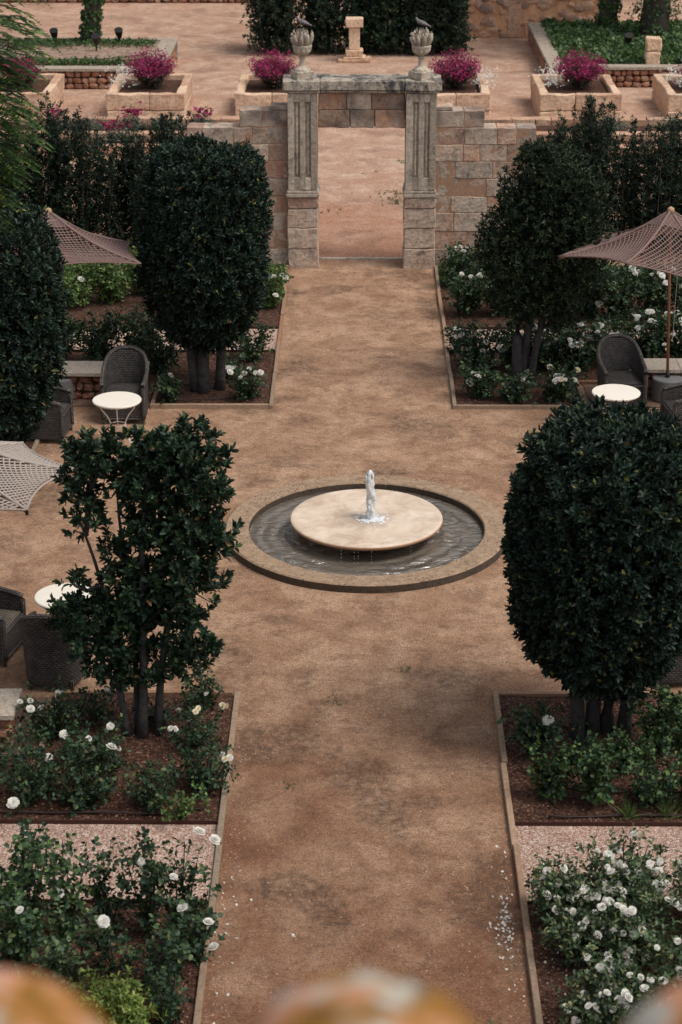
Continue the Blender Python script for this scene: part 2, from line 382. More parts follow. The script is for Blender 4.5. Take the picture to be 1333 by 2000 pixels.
# ---- leaves
def sprigs(P, A, k, L, W, rng, tmin=.35, tmax=1.2, tw=.6, fold=.22, droop=.15, simple=False):
    """P (N,3) sprig points, A (N,3) axes; k leaves each -> verts, quads"""
    N = len(P)
    A = A / (np.linalg.norm(A, axis=1, keepdims=True) + 1e-9)
    ref = np.where(np.abs(A[:, 2:3]) < .9, np.array([[0, 0, 1.]]), np.array([[1., 0, 0]]))
    U = np.cross(A, ref); U /= np.linalg.norm(U, axis=1, keepdims=True); Vv = np.cross(A, U)
    ph = (np.arange(k)[None] * 2.4 + rng.uniform(0, 6.28, (N, 1)) + rng.uniform(-.4, .4, (N, k)))
    t = np.linspace(0, 1, k)[None] + rng.uniform(-.1, .1, (N, k))
    th = tmax - (tmax - tmin) * np.clip(t, 0, 1) + rng.uniform(-.2, .2, (N, k))
    D = (A[:, None] * np.cos(th)[..., None] + (U[:, None] * np.cos(ph)[..., None] + Vv[:, None] * np.sin(ph)[..., None]) * np.sin(th)[..., None])
    D[..., 2] -= droop * rng.uniform(0, 1, (N, k)); D /= np.linalg.norm(D, axis=2, keepdims=True)
    Bp = P[:, None] + A[:, None] * (t * tw * L)[..., None]
    l = (L * rng.uniform(.65, 1.15, (N, k)))[..., None]; wd = l * (W / L)
    S = np.cross(D, A[:, None] + rng.normal(0, .35, (N, k, 3))); S /= (np.linalg.norm(S, axis=2, keepdims=True) + 1e-9)
    Nn = np.cross(S, D)
    if simple:
        V = np.stack([Bp, Bp + D * l * .5 + S * wd * .5, Bp + D * l - Nn * l * .1, Bp + D * l * .5 - S * wd * .5], 2)
        n = N * k; F = np.arange(n * 4).reshape(n, 4)
        return V.reshape(-1, 3), F
    f = Nn * wd * fold
    V = np.stack([Bp, Bp + D * l * .32 + S * wd * .46 + f, Bp + D * l * .74 + S * wd * .44 + f * .8, Bp + D * l - Nn * l * .12,
                  Bp + D * l * .74 - S * wd * .44 + f * .8, Bp + D * l * .32 - S * wd * .46 + f], 2)
    n = N * k; b = (np.arange(n) * 6)[:, None]
    F = np.concatenate([b + np.array([[0, 1, 2, 3]]), b + np.array([[0, 3, 4, 5]])], 1).reshape(-1, 4)
    return V.reshape(-1, 3), F
def merge(parts):
    V = []; F = []; o = 0
    for v, f in parts: V.append(v); F.append(f + o); o += len(v)
    return np.concatenate(V), np.concatenate(F)
def vnoise(P, s, seed=0):
    return np.array([mnoise.noise(Vector((float(p[0]) * s + seed, float(p[1]) * s, float(p[2]) * s))) for p in P])

# ================================================================== SETTING
def sheet(name, x0, x1, y0, y1, z, mat, kind='structure', nx=1, ny=1, amp=0, label=None, cat=None):
    xs = np.linspace(x0, x1, nx + 1); ys = np.linspace(y0, y1, ny + 1)
    V = np.array([(x, y, z) for y in ys for x in xs])
    if amp:
        V[:, 2] += amp * vnoise(V, 3.0) + amp * .6 * vnoise(V, 9.0, 5)
    F = np.array([(j * (nx + 1) + i, j * (nx + 1) + i + 1, (j + 1) * (nx + 1) + i + 1, (j + 1) * (nx + 1) + i) for j in range(ny) for i in range(nx)])
    o = quads(name, V, None, mat, F=F, smooth=bool(amp)); tag(o, label, cat, None, kind); return o
sheet('ground', -400, 400, -100, 700, 0, M['path'])
sheet('gravel_court', -60, 60, 35.56, 120, .004, M['court'])
for sx in (-1, 1):
    xi = (-1.26, 1.47)[sx > 0]; far = 9 * sx
    a, c = sorted((xi, far))
    sheet('bed_soil', a, c, 11.0, 14.56, .022, M['soil'], nx=60, ny=26, amp=.016)
    sheet('gravel_strip', a, c, 14.58, 15.86, .016, M['gravel'])
    sheet('bed_soil', a, c, 15.88, 17.15, .022, M['soil'], nx=60, ny=12, amp=.016)
    xe = (-3.12, 3.32)[sx > 0]; a2, c2 = sorted((xi, xe)); a3, c3 = sorted((xe + .07 * sx, far))
    sheet('bed_soil', a2, c2, 17.15, 18.40, .022, M['soil'], nx=30, ny=14, amp=.016)
    sheet('paving', a3, c3, 17.16, 18.36, .012, M['paving'])
    xe = (-3.02, 3.36)[sx > 0]; a2, c2 = sorted((xi, xe)); a3, c3 = sorted((xe + .07 * sx, far))
    sheet('bed_soil', a2, c2, 27.40, 28.46, .022, M['soil'], nx=30, ny=14, amp=.016)
    sheet('paving', a3, c3, 27.42, 28.44, .012, M['paving'])
    sheet('bed_soil', a, c, 28.46, 29.93, .022, M['soil'], nx=50, ny=14, amp=.016)
    sheet('gravel_strip', a, c, 29.97, 31.18, .016, M['gravel'])
    sheet('bed_soil', a, c, 31.22, 33.55, .022, M['soil'], nx=50, ny=20, amp=.016)
    sheet('lawn', a, c, 33.55, 35.0, .020, M['soil'])
    gr = np.random.default_rng(5 + sx); n = 26000
    P = np.stack([gr.uniform(a, c, n), gr.uniform(33.6, 34.95, n), np.full(n, .02)], 1)
    A = np.stack([gr.normal(0, .3, n), gr.normal(0, .3, n), np.ones(n)], 1)
    V, F = sprigs(P, A, 1, .07, .012, gr, .1, .5, 0, simple=True)
    tag(quads('grass', V, None, M['grass'], F=F), ('dark green lawn grass between the left rose beds and the gate wall', 'dark green lawn grass between the right rose beds and the gate wall')[sx > 0], 'grass', None, 'stuff')
sheet('bed_soil', -9, -4.47, 23.6, 25.9, .022, M['soil'], nx=30, ny=14, amp=.016)

# timber edging of the beds: one thing per bed, each board a part
def edging(label, runs, seed):
    rnd = random.Random(seed); x0, y0 = runs[0][0], runs[0][1]
    rt = root('bed_edging', (x0, y0, 0), label, 'edging')
    for (ax, ay, bx, by) in runs:
        L = math.hypot(bx - ax, by - ay); n = max(1, round(L / 1.5)); ux, uy = (bx - ax) / L, (by - ay) / L
        for i in range(n):
            t0 = L * i / n + .003; t1 = L * (i + 1) / n - .003; h = .062 + rnd.uniform(-.008, .008); o = rnd.uniform(-.007, .007)
            m = MB(); m.box(t0, t1, -.028 + o, .028 + o, -.02, h)
            ob = m.build('board', M['board'], rt, bevel=.005, cuts=0)
            ob.location = (ax - x0, ay - y0, 0); ob.rotation_euler = (0, rnd.uniform(-.002, .002), math.atan2(uy, ux) + rnd.uniform(-.002, .002))
edging('timber edging of the front left rose bed along the path', [(-1.23, 11.0, -1.23, 18.46), (-1.262, 18.43, -3.12, 18.43), (-3.09, 18.40, -3.09, 17.2)], 1)
edging('timber edging of the front right rose bed along the path', [(1.46, 11.0, 1.46, 18.46), (1.492, 18.43, 3.32, 18.43), (3.29, 18.40, 3.29, 17.2)], 2)
edging('timber edging of the far left rose bed beyond the fountain', [(-1.23, 27.33, -1.23, 34.9), (-1.262, 27.36, -3.0, 27.36), (-2.97, 27.39, -2.97, 28.44)], 3)
edging('timber edging of the far right rose bed beyond the fountain', [(1.44, 27.33, 1.44, 34.9), (1.472, 27.36, 3.36, 27.36), (3.33, 27.39, 3.33, 28.44), (3.36, 28.47, 4.1, 28.47)], 4)
edging('short timber edging beside the left armchairs', [(-4.41, 24.2, -4.41, 25.92)], 5)
for sx, nm in ((-1, 'left'), (1, 'right')):
    for y, ds in ((14.57, 'nearest in the front %s bed' % nm), (15.87, 'behind the front %s gravel strip' % nm), (29.95, 'in front of the far %s gravel strip' % nm), (31.20, 'behind the far %s gravel strip' % nm)):
        m = MB(); a, c = sorted(((-1.27, 1.49)[sx > 0], 9 * sx)); n = 30
        for i in range(n):
            xa = a + (c - a) * i / n; xb = a + (c - a) * (i + 1) / n; w1 = mnoise.noise(Vector((xa * 2, y, 0))) * .012; w2 = mnoise.noise(Vector((xb * 2, y, 0))) * .012
            m.add([(xa, y - .006 + w1, 0), (xb, y - .006 + w2, 0), (xb, y + .006 + w2, 0), (xa, y + .006 + w1, 0), (xa, y - .006 + w1, .055), (xb, y - .006 + w2, .055), (xb, y + .006 + w2, .055), (xa, y + .006 + w1, .055)],
                  [(4, 5, 6, 7), (0, 1, 5, 4), (2, 3, 7, 6)])
        tag(m.build('steel_edging', M['steel']), 'thin rusty steel edging strip %s' % ds, 'edging')
def hose(pts, label):
    P = []
    for i in range(len(pts) - 1):
        for k in range(10):
            t = k / 10; a, b = pts[i], pts[i + 1]
            x = a[0] + (b[0] - a[0]) * t; y = a[1] + (b[1] - a[1]) * t
            P.append((x, y + .04 * mnoise.noise(Vector((x * 1.7, y, 3))), .05 + .008 * math.sin(x * 5)))
    m = MB(); m.tube(P, .011, 6); tag(m.build('irrigation_hose', M['hose'], smooth=True), label, 'hose')
hose([(-8, 16.0), (-3, 16.02), (-1.9, 16.0), (-1.35, 16.1)], 'brown drip hose along the gravel edge in the front left bed')
hose([(1.8, 17.9), (2.3, 17.6), (3.2, 17.9)], 'brown drip hose looping behind the trunks in the front right bed')
hose([(1.6, 16.9), (1.8, 16.6), (2.2, 16.45), (3.5, 16.4), (8, 16.3)], 'brown drip hose between rose bushes in the front right bed')
hose([(1.8, 15.98), (2.5, 16.0), (8, 15.98)], 'brown drip hose beside the right gravel strip edge')
hose([(-2.95, 28.3), (-2.4, 28.25), (-1.5, 28.6)], 'dark drip hose behind the trunks in the far left bed')
hose([(-2.9, 27.9), (-2.75, 27.55), (-2.2, 27.6), (-1.7, 27.7)], 'dark drip hose looping near the front edge of the far left bed')
hose([(-1.5, 13.2), (-1.36, 13.0), (-1.42, 12.7), (-1.7, 12.4)], 'curled drip hose in the near corner of the front left bed')

# loose pebbles and petals
def scatter_bits(name, pts, size, mat, label, cat, seed, flat=.5):
    rg = np.random.default_rng(seed); n = len(pts); P = np.asarray(pts)
    a = rg.uniform(0, 6.28, n); s = size * rg.uniform(.5, 1.4, n)
    base = np.array([(1, 0, 0), (0, 1, 0), (-1, 0, 0), (0, -1, 0), (.5, .5, 1), (-.5, .5, 1), (-.5, -.5, 1), (.5, -.5, 1)])
    q = base[None] * np.stack([s, s * rg.uniform(.5, 1, n), s * flat], 1)[:, None]
    ca, sa = np.cos(a)[:, None], np.sin(a)[:, None]
    V = np.stack([q[..., 0] * ca - q[..., 1] * sa, q[..., 0] * sa + q[..., 1] * ca, q[..., 2]], 2) + P[:, None]
    f = np.array([(4, 5, 6, 7), (0, 1, 5, 4), (1, 2, 6, 5), (2, 3, 7, 6), (3, 0, 4, 7)])
    F = (np.arange(n) * 8)[:, None, None] + f[None]
    return tag(quads(name, V.reshape(-1, 3), None, mat, F=F.reshape(-1, 4)), label, cat, None, 'stuff')
rg = np.random.default_rng(11)
n = 3000; X = rg.uniform(-1.19, 1.41, n); Y = 12 + 22 * rg.uniform(0, 1, n) ** 1.5
k = rg.uniform(0, 1, n) < .35; X[k] = np.where(rg.uniform(0, 1, k.sum()) < .5, -1.17 + np.abs(rg.normal(0, .09, k.sum())), 1.40 - np.abs(rg.normal(0, .09, k.sum())))
ok = np.hypot(X - .14, Y - 22.73) > 1.8
scatter_bits('path_pebbles', np.stack([X, Y, np.zeros(n)], 1)[ok], .0075, M['pebble'], 'loose pale pebbles scattered over the sand path', 'pebbles', 3)
n = 2600; X = rg.uniform(-1.2, 1.4, n); Y = rg.uniform(37, 50, n)
for sx in (-1, 1):
    n = 9000; X = rg.uniform(1.5, 4.2, n) if sx > 0 else rg.uniform(-4.2, -1.3, n)
    Y = rg.choice([0, 1, 2], n, p=[.45, .4, .15]); Y = np.where(Y == 0, rg.uniform(12, 14.5, n), np.where(Y == 1, rg.uniform(15.9, 18.3, n), rg.uniform(27.4, 29.8, n)))
    ok = ~((np.abs(X) > 3.1) & (((Y > 17.1) & (Y < 20)) | ((Y > 27.3) & (Y < 28.5))))
    scatter_bits('bark_mulch', np.stack([X, Y, np.full(n, .03)], 1)[ok], .013, M['chip'], 'brown bark mulch scattered over the %s rose beds' % ('left' if sx < 0 else 'right'), 'mulch', 4 + sx, .35)
def petals(pts, label):
    rg = np.random.default_rng(len(pts)); P = np.asarray(pts, float); n = len(P)
    A = np.stack([rg.normal(0, 1, n), rg.normal(0, 1, n), rg.uniform(.0, .35, n)], 1)
    V, F = sprigs(P, A, 1, .030, .024, rg, .0, .3, 0, fold=.3, droop=0)
    tag(quads('fallen_petals', V, None, M['bloom'], F=F), label, 'petals', None, 'stuff')
pp = [(1.33 - abs(rg.normal(0, .08)), 14.25 + rg.normal(0, .24), .008) for _ in range(85)] + [(1.38 - abs(rg.normal(0, .06)), 13.6 + rg.uniform(-.9, 2.2), .008) for _ in range(34)] + [(1.55 + rg.uniform(0, .2), 13.9 + rg.normal(0, .45), .04) for _ in range(34)]
petals(pp, 'heap of white rose petals fallen beside the right path edging')
pp = [(-1.17 + abs(rg.normal(0, .13)), 13.5 + rg.uniform(-.9, 1.7), .008) for _ in range(36)] + [(-.75, 14.9, .008), (-1.0, 15.1, .008), (-.5, 14.1, .008), (-.85, 14.5, .008), (.4, 14.2, .008), (-.3, 13.8, .008)]
petals(pp, 'few white rose petals fallen beside the left path edging')
# ================================================================== FOUNTAIN
FC = (.14, 22.73, 0)
ft = root('fountain', FC, 'round stone fountain with low pale bowl and water jet at the path crossing', 'fountain')
m = MB(); n = 96
m.lathe([(1.46, -.05), (1.46, .085), (1.475, .10), (1.735, .105), (1.755, .09), (1.76, -.05)], n, capb=False, capt=False,
        squ=lambda a, z: 1 + .004 * mnoise.noise(Vector((math.cos(a) * 6, math.sin(a) * 6, z * 9))))
m.build('rim', M['rim'], ft, smooth=False)
m = MB(); m.lathe([(1.455, .0)], n, capb=False); 
m = MB(); rings = [.001] + list(np.linspace(.1, 1.47, 16)); m.lathe([(r, 0.0) for r in rings], n, capb=False, capt=False); m.build('basin_water', M['water'], ft, loc=(0, 0, .008), smooth=True)
m = MB(); m.lathe([(.16, -.02), (.18, .05), (.35, .085), (.62, .105), (.84, .14), (.925, .175), (.945, .195), (.945, .215), (.93, .228), (.89, .226), (.7, .215), (.4, .208), (.15, .205), (.02, .205)], n, capb=False)
m.build('bowl', M['bowl'], ft, smooth=True)
# water film and splash on the bowl
def blob(cx, cy, cz, rx, ry, rz, seed, mb, amp=.35, sub=3):
    bm = bmesh.new(); bmesh.ops.create_icosphere(bm, subdivisions=sub, radius=1)
    vs = []
    for v in bm.verts:
        d = 1 + amp * mnoise.noise(v.co * 2.3 + Vector((seed * 3.1, 0, 0))) + amp * .5 * mnoise.noise(v.co * 6 + Vector((0, seed, 0)))
        vs.append((cx + v.co.x * rx * d, cy + v.co.y * ry * d, cz + v.co.z * rz * d))
    mb.add(vs, [[q.index for q in f.verts] for f in bm.faces]); bm.free()
jr = random.Random(3)
m = MB()
prof = []
for i in range(60):
    t = i / 59; z = .2 + .70 * t
    r = .030 + .030 * math.sin(PI * min(1, t * 1.02)) ** 1.0 * t + .018 * (1 - t) ** 3
    r *= (1 - max(0, t - .93) / .075) ** .5 if t > .93 else 1
    prof.append((max(.003, r * 1.12), .2 + (z - .2) * .93))
vs0 = len(m.v)
m.lathe(prof, 32, (.055, 0, 0), squ=lambda a, z: 1 + .55 * mnoise.noise(Vector((math.cos(a) * 1.4, math.sin(a) * 1.4, z * 9))) + .3 * mnoise.noise(Vector((math.cos(a) * 4, math.sin(a) * 4, z * 22))) + .25 * mnoise.noise(Vector((math.cos(a) * 9, math.sin(a) * 9, z * 60))))
m.v = [(x + .018 * mnoise.noise(Vector((0, 0, z * 5))) - .02 * (z - .2), y, z) for x, y, z in m.v]
for i in range(24):
    a = jr.uniform(0, 6.28); z = jr.uniform(.25, .80); r = jr.uniform(.02, .06); s = jr.uniform(.007, .018)
    blob(.04 + r * math.cos(a), r * math.sin(a), z, s, s, s * 2.2, i, m, .4, 2)
for i in range(160):
    a = jr.uniform(0, 6.28); r = abs(jr.gauss(0, .10)); z = .22 + abs(jr.gauss(0, .26)); s = jr.uniform(.002, .0055)
    blob(.055 + r * math.cos(a), r * math.sin(a), z, s, s, s * 1.5, i, m, .2, 1)
m.build('water_jet', M['foam'], ft, smooth=True)
m = MB()
for i in range(150):
    a = jr.uniform(0, 6.28); r = abs(jr.gauss(.03, .13)); s = jr.uniform(.006, .030) * (1.5 - min(1, r * 4))
    blob(.07 + r * math.cos(a), r * math.sin(a) - .02, .207, s * 1.3, s, s * .35, i, m, .5, 2)
tag(m.build('splash', M['foam'], ft, smooth=True), None, None, None, 'stuff')
m = MB()
for i in range(6):
    a = -PI / 2 + jr.gauss(0, .5); x = .94 * math.cos(a); y = .94 * math.sin(a)
    for k in range(4):
        blob(x, y - .005, .17 - .045 * k - jr.uniform(0, .02), .0020, .0020, .012, i, m, .1, 1)
tag(m.build('drips', M['foam'], ft, smooth=True), None, None, None, 'stuff')

# ================================================================== GATE
GY = 34.88
gate = root('stone_gate', (.13, GY, 0), 'weathered limestone gateway with fluted pilasters and flat lintel across the path', 'gate')
def Gb(name, mb, mat, **k): return mb.build(name, mat, gate, loc=None, **k)
def course(mb, x0, x1, z0, z1, y0, y1, lens, rnd, gap=.006, proud=.012):
    x = x0
    while x < x1 - .02:
        L = rnd.uniform(*lens); xe = x + L
        if x1 - xe < lens[0] * .6: xe = x1
        p = rnd.uniform(-proud, proud)
        mb.box(x + gap - .13, xe - gap - .13, y0 - GY + p, y1 - GY, z0 + gap, z1 - gap, .004)
        x = xe
gr = random.Random(12)
for sx, (a, b_) in ((-1, (-1.22, -.68)), (1, (.86, 1.42))):
    m = MB(); z = -.05
    for h in (.42, .37, .36, .20):
        m.box(a - .13 + gr.uniform(-.008, .008), b_ - .13 + gr.uniform(-.008, .008), gr.uniform(-.012, .012), .62, z + .004, z + h - .004, .006); z += h
    o = Gb('pilaster_base', m, M['ashlar'], bevel=.014, cuts=3, disp=.02, dscale=7)
    m = MB(); m.box(a - .155, b_ - .105, -.03, .63, 1.305, 1.375); m.box(a - .14, b_ - .12, -.012, .625, 1.379, 1.43)
    Gb('pilaster_moulding', m, M['greystone'], bevel=.012, seg=2, disp=.008, dscale=9, cuts=2)
    m = MB(); xa, xb = a - .13 + .012, b_ - .13 - .012; W = xb - xa; fw = .105; st = (W - 2 * fw - .05) / 3
    m.box(xa, xb, .045, .60, 1.434, 3.15)             # body
    e = .025; xs = [xa, xa + e + st]                   # raised stiles around the flutes
    X0 = xa; X1 = xa + e + st; X2 = X1 + fw; X3 = X2 + st; X4 = X3 + fw; X5 = xb
    for p, q in ((X0, X1), (X2, X3), (X4, X5)): m.box(p, q, 0.0, .043, 1.434, 3.15)
    for p, q in ((X1 + .001, X2 - .001), (X3 + .001, X4 - .001)):
        m.box(p, q, .001, .043, 1.434, 1.66); m.box(p, q, .001, .043, 3.0, 3.15)
        cx = (p + q) / 2; r = (q - p) / 2            # rounded flute ends and the reed inside
        m.tube([(cx, .045, 1.70), (cx, .045, 2.96)], [r * .45] * 2, 8)
    Gb('pilaster', m, M['greystone'], bevel=.006, cuts=2, disp=.010, dscale=8)
m = MB(); z0 = 2.53
for (zz, zt, xs) in ((2.53, 2.845, (-.68, -.12, .32, .86)), (2.85, 3.15, (-.68, -.18, .26, .86))):
    for p, q in zip(xs[:-1], xs[1:]): m.box(p - .13 + .012, q - .13 - .005, .10 + gr.uniform(-.01, .01), .58, zz, zt - .004, .004)
lb_ = MB(); lb_.box(-.68 - .13 + .015, .86 - .13 - .015, .14, .56, 2.545, 3.14); Gb('mortar', lb_, M['mortar'])
Gb('lintel', m, M['ashlar'], bevel=.012, cuts=3, disp=.014, dscale=7)
m = MB()
for p, q in ((-1.29, -.64), (-.636, .846), (.85, 1.49)):
    yo = -.06 if p != -.636 else -.035
    m.box(p - .13, q - .13, yo, .66, 3.205, 3.375)
    m.box(p - .13 + (.03 if p == -1.29 else 0), q - .13 - (.03 if q == 1.49 else 0), yo + .03, .63, 3.154, 3.203)
Gb('cornice', m, M['cornice'], bevel=.014, cuts=3, disp=.02, dscale=5)
m = MB(); m.box(-.68 - .13, .86 - .13, .62, .69, -.05, .028, .004); Gb('threshold', m, M['greystone'], bevel=.008, cuts=3, disp=.01)
# wing walls
for sx, nm, spans in ((-1, 'left', [(-3.0, -1.2, 2.53), (-2.06, -1.2, 2.83)]), (1, 'right', [(1.40, 3.18, 2.53), (1.40, 2.26, 2.82)])):
    rt = root('garden_wall', ((-2.1, 2.3)[sx > 0], 35.2, 0), 'stepped weathered block wall on the %s side of the gate' % nm, 'wall')
    ox, oy = rt.location.x, rt.location.y
    m = MB(); zs = [0, .34, .66, 1.0, 1.30, 1.62, 1.93, 2.23, 2.53]; rr = random.Random(40 + sx)
    for i in range(8):
        x = spans[0][0]; first = True
        while x < spans[0][1] - .02:
            L = rr.uniform(.28, .72)
            xe = x + L
            if spans[0][1] - xe < .2: xe = spans[0][1]
            m.box(x + .006 - ox, xe - .006 - ox, -.19 + rr.uniform(-.010, .010), .25, zs[i] + .006, zs[i + 1] - .006, .004); x = xe
    x0, x1, zt = spans[1]; mid = x0 + (x1 - x0) * rr.uniform(.4, .6)
    m.box(x0 + .004 - ox, mid - .006 - ox, -.19, .25, 2.54, zt, .006); m.box(mid + .006 - ox, x1 - .004 - ox, -.185, .25, 2.54, zt, .006)
    if sx > 0: m.box(x0 - ox, x0 + .3 - ox, -.16, .2, zt + .005, zt + .07, .006)
    else: m.box(x1 - .32 - ox, x1 - ox, -.16, .2, zt + .005, zt + .07, .006)
    m.build('blocks', M['ashlar'], rt, bevel=.008, cuts=3, disp=.013, dscale=8)
    m = MB(); m.box(spans[0][0] + .01 - ox, spans[0][1] - .01 - ox, -.182, .24, -.05, 2.51); m.box(x0 + .01 - ox, x1 - .01 - ox, -.180, .238, 2.512, zt - .02)
    m.build('mortar', M['mortar'], rt)

# urns with flames of leaves, doves on them
def make_urn(x, label, seed):
    rt = root('stone_urn', (x, 35.1, 3.372), label, 'urn', None, seed * .4); rt.scale = (.93, .93, .86)
    m = MB(); m.box(-.175, .175, -.175, .175, 0, .16); m.build('plinth', M['greystone'], rt, bevel=.012, cuts=2, disp=.012, dscale=9)
    sq = lambda a, z: 1
    m = MB(); m.lathe([(.165, .162), (.155, .20), (.10, .235), (.065, .26), (.055, .30), (.050, .40), (.075, .43), (.075, .445), (.045, .455), (.06, .47), (.12, .50), (.160, .55), (.172, .60), (.170, .625), (.182, .63), (.185, .665), (.165, .675), (.10, .66)], 28,
                    squ=lambda a, z: 1 + (.06 * math.cos(a * 10) if .48 < z < .62 else 0))
    m.build('bowl', M['greystone'], rt, smooth=False)
    m = MB(); rr = random.Random(seed)
    for ring, (nl, rad, h, tilt) in enumerate(((9, .10, .30, .34), (8, .05, .36, .16), (4, .015, .37, .05))):
        for k in range(nl):
            a = 2 * PI * k / nl + ring * .3 + rr.uniform(-.1, .1); hh = h * rr.uniform(.9, 1.06)
            pts = []; rs = []
            for i in range(7):
                t = i / 6; r = rad + tilt * .28 * math.sin(t * PI * .62) ; pts.append((math.cos(a) * r, math.sin(a) * r, .64 + hh * t)); rs.append(.046 * math.sin(PI * (.22 + .74 * t)) ** .7)
            m.tube(pts, rs, 7)
    m.build('leaf_finial', M['greystone'], rt, smooth=True)
    return rt
make_urn(-.945, 'carved stone urn with leafy flame on the left end of the gate', 1)
make_urn(1.13, 'carved stone urn with leafy flame on the right end of the gate', 2)

def skin(name, verts, edges, radii, mat, parent, sub=2):
    me = bpy.data.meshes.new(name); me.from_pydata(verts, edges, [])
    o = bpy.data.objects.new(name, me); COL.objects.link(o)
    md = o.modifiers.new('skin', 'SKIN'); md.use_smooth_shade = True
    ss = o.modifiers.new('sub', 'SUBSURF'); ss.levels = sub; ss.render_levels = sub
    for i, r in enumerate(radii):
        sv = me.skin_vertices[0].data[i]; sv.radius = (r, r) if not isinstance(r, tuple) else r
    me.skin_vertices[0].data[0].use_root = True
    bpy.context.view_layer.update()
    dg = bpy.context.evaluated_depsgraph_get(); ev = bpy.data.meshes.new_from_object(o.evaluated_get(dg))
    bpy.data.objects.remove(o); ev.materials.clear(); ev.materials.append(mat); ev.name = name
    return link(name, ev, None, parent)
M['dove'] = mat_simple('dove_grey', (.16, .145, .15), .8, .2, .3, 20)
def make_bird(x, z, label, rz):
    rt = root('bird', (x, 35.08, z), label, 'bird', None, rz)
    # facing -X, body, neck, head, tail as one surface
    V = [(0, 0, .10), (-.05, 0, .115), (-.085, 0, .15), (-.10, 0, .178), (-.115, 0, .176), (.06, 0, .08), (.11, 0, .06), (.165, 0, .042)]
    Ee = [(0, 1), (1, 2), (2, 3), (3, 4), (0, 5), (5, 6), (6, 7)]
    skin('body', V, Ee, [.046, .042, .024, .024, .017, .036, .020, (.022, .008)], M['dove'], rt)
    m = MB(); m.tube([(-.128, 0, .174), (-.155, 0, .168)], [.007, .002], 6); m.build('beak', M['lamp'], rt)
    for s in (-1, 1):
        m = MB(); m.tube([(.0, s * .018, .07), (-.003, s * .02, 0)], .005, 5); m.build('leg', M['darkbark'], rt)
        m = MB(); m.tube([(-.04, s * .04, .115), (.02, s * .047, .10), (.10, s * .03, .068)], [.014, .024, .006], 6); m.build('wing', M['dove'], rt, smooth=True)
        m = MB(); blob(-.108, s * .020, .184, .004, .003, .004, 1, m, 0, 1); m.build('eye', M['lamp'], rt)
make_bird(-.93, 4.245, 'grey dove perched on the left urn, head raised', R(-8))
make_bird(1.13, 4.235, 'grey dove perched on the right urn with tail pointing right', R(-14))

# ================================================================== beyond the gate
def low_wall(x0, x1, y, h, d, label, mat, seed):
    rr = random.Random(seed); rt = root('low_wall', ((x0 + x1) / 2, y, 0), label, 'wall'); ox = (x0 + x1) / 2
    m = MB(); x = x0
    while x < x1 - .05:
        xe = min(x1, x + rr.uniform(.6, 1.3));
        if x1 - xe < .3: xe = x1
        m.box(x + .004 - ox, xe - .004 - ox, -d / 2 + rr.uniform(-.01, .01), d / 2, -.05, h + rr.uniform(-.008, .008), .006); x = xe
    m.build('blocks', mat, rt, bevel=.014, cuts=2, disp=.02, dscale=5)
    m = MB(); m.box(x0 + .02 - ox, x1 - .02 - ox, -d / 2 + .03, d / 2 - .02, -.05, h - .03); m.build('mortar', M['mortar'], rt)
for sx, nm in ((-1, 'left'), (1, 'right')):
    for j, (y, h) in enumerate(((46.95, .30), (45.5, .26), (44.2, .24))):
        a, c = sorted(((-1.35, 1.6)[sx > 0], 15 * sx))
        low_wall(a, c, y, h, .32, 'low sandstone wall %s of the %s terrace steps' % (('at the top', 'in the middle', 'at the foot')[j], nm), M['redwall'], 70 + j + sx * 5)
    sheet('bed_soil', a, c, 45.7, 46.75, .16, M['soil']); sheet('bed_soil', a, c, 44.4, 45.3, .12, M['soil'])

def planter(x0, x1, y0, y1, h, label, seed):
    rr = random.Random(seed); cx = (x0 + x1) / 2; cy = (y0 + y1) / 2
    rt = root('planter', (cx, cy, 0), label, 'planter'); t = .2; X0, X1, Y0, Y1 = x0 - cx, x1 - cx, y0 - cy, y1 - cy
    m = MB(); hh = h * .38
    for (za, zb) in ((-.03, hh), (hh + .006, h)):
        xm = X0 + (X1 - X0) * rr.uniform(.35, .65); ym = Y0 + (Y1 - Y0) * rr.uniform(.35, .65)
        for y in (Y0, Y1 - t):
            m.box(X0, xm - .004, y, y + t, za, zb, .01); m.box(xm + .004, X1, y, y + t, za, zb, .01)
        for x in (X0, X1 - t):
            m.box(x, x + t, Y0 + t + .004, ym - .004, za, zb, .01); m.box(x, x + t, ym + .004, Y1 - t - .004, za, zb, .01)
    m.build('wall', M['planter'], rt, bevel=.02, cuts=3, disp=.03, dscale=4)
    m = MB(); m.box(X0 + t - .02, X1 - t + .02, Y0 + t - .02, Y1 - t + .02, -.02, h - .13); m.build('soil', M['soil'], rt)
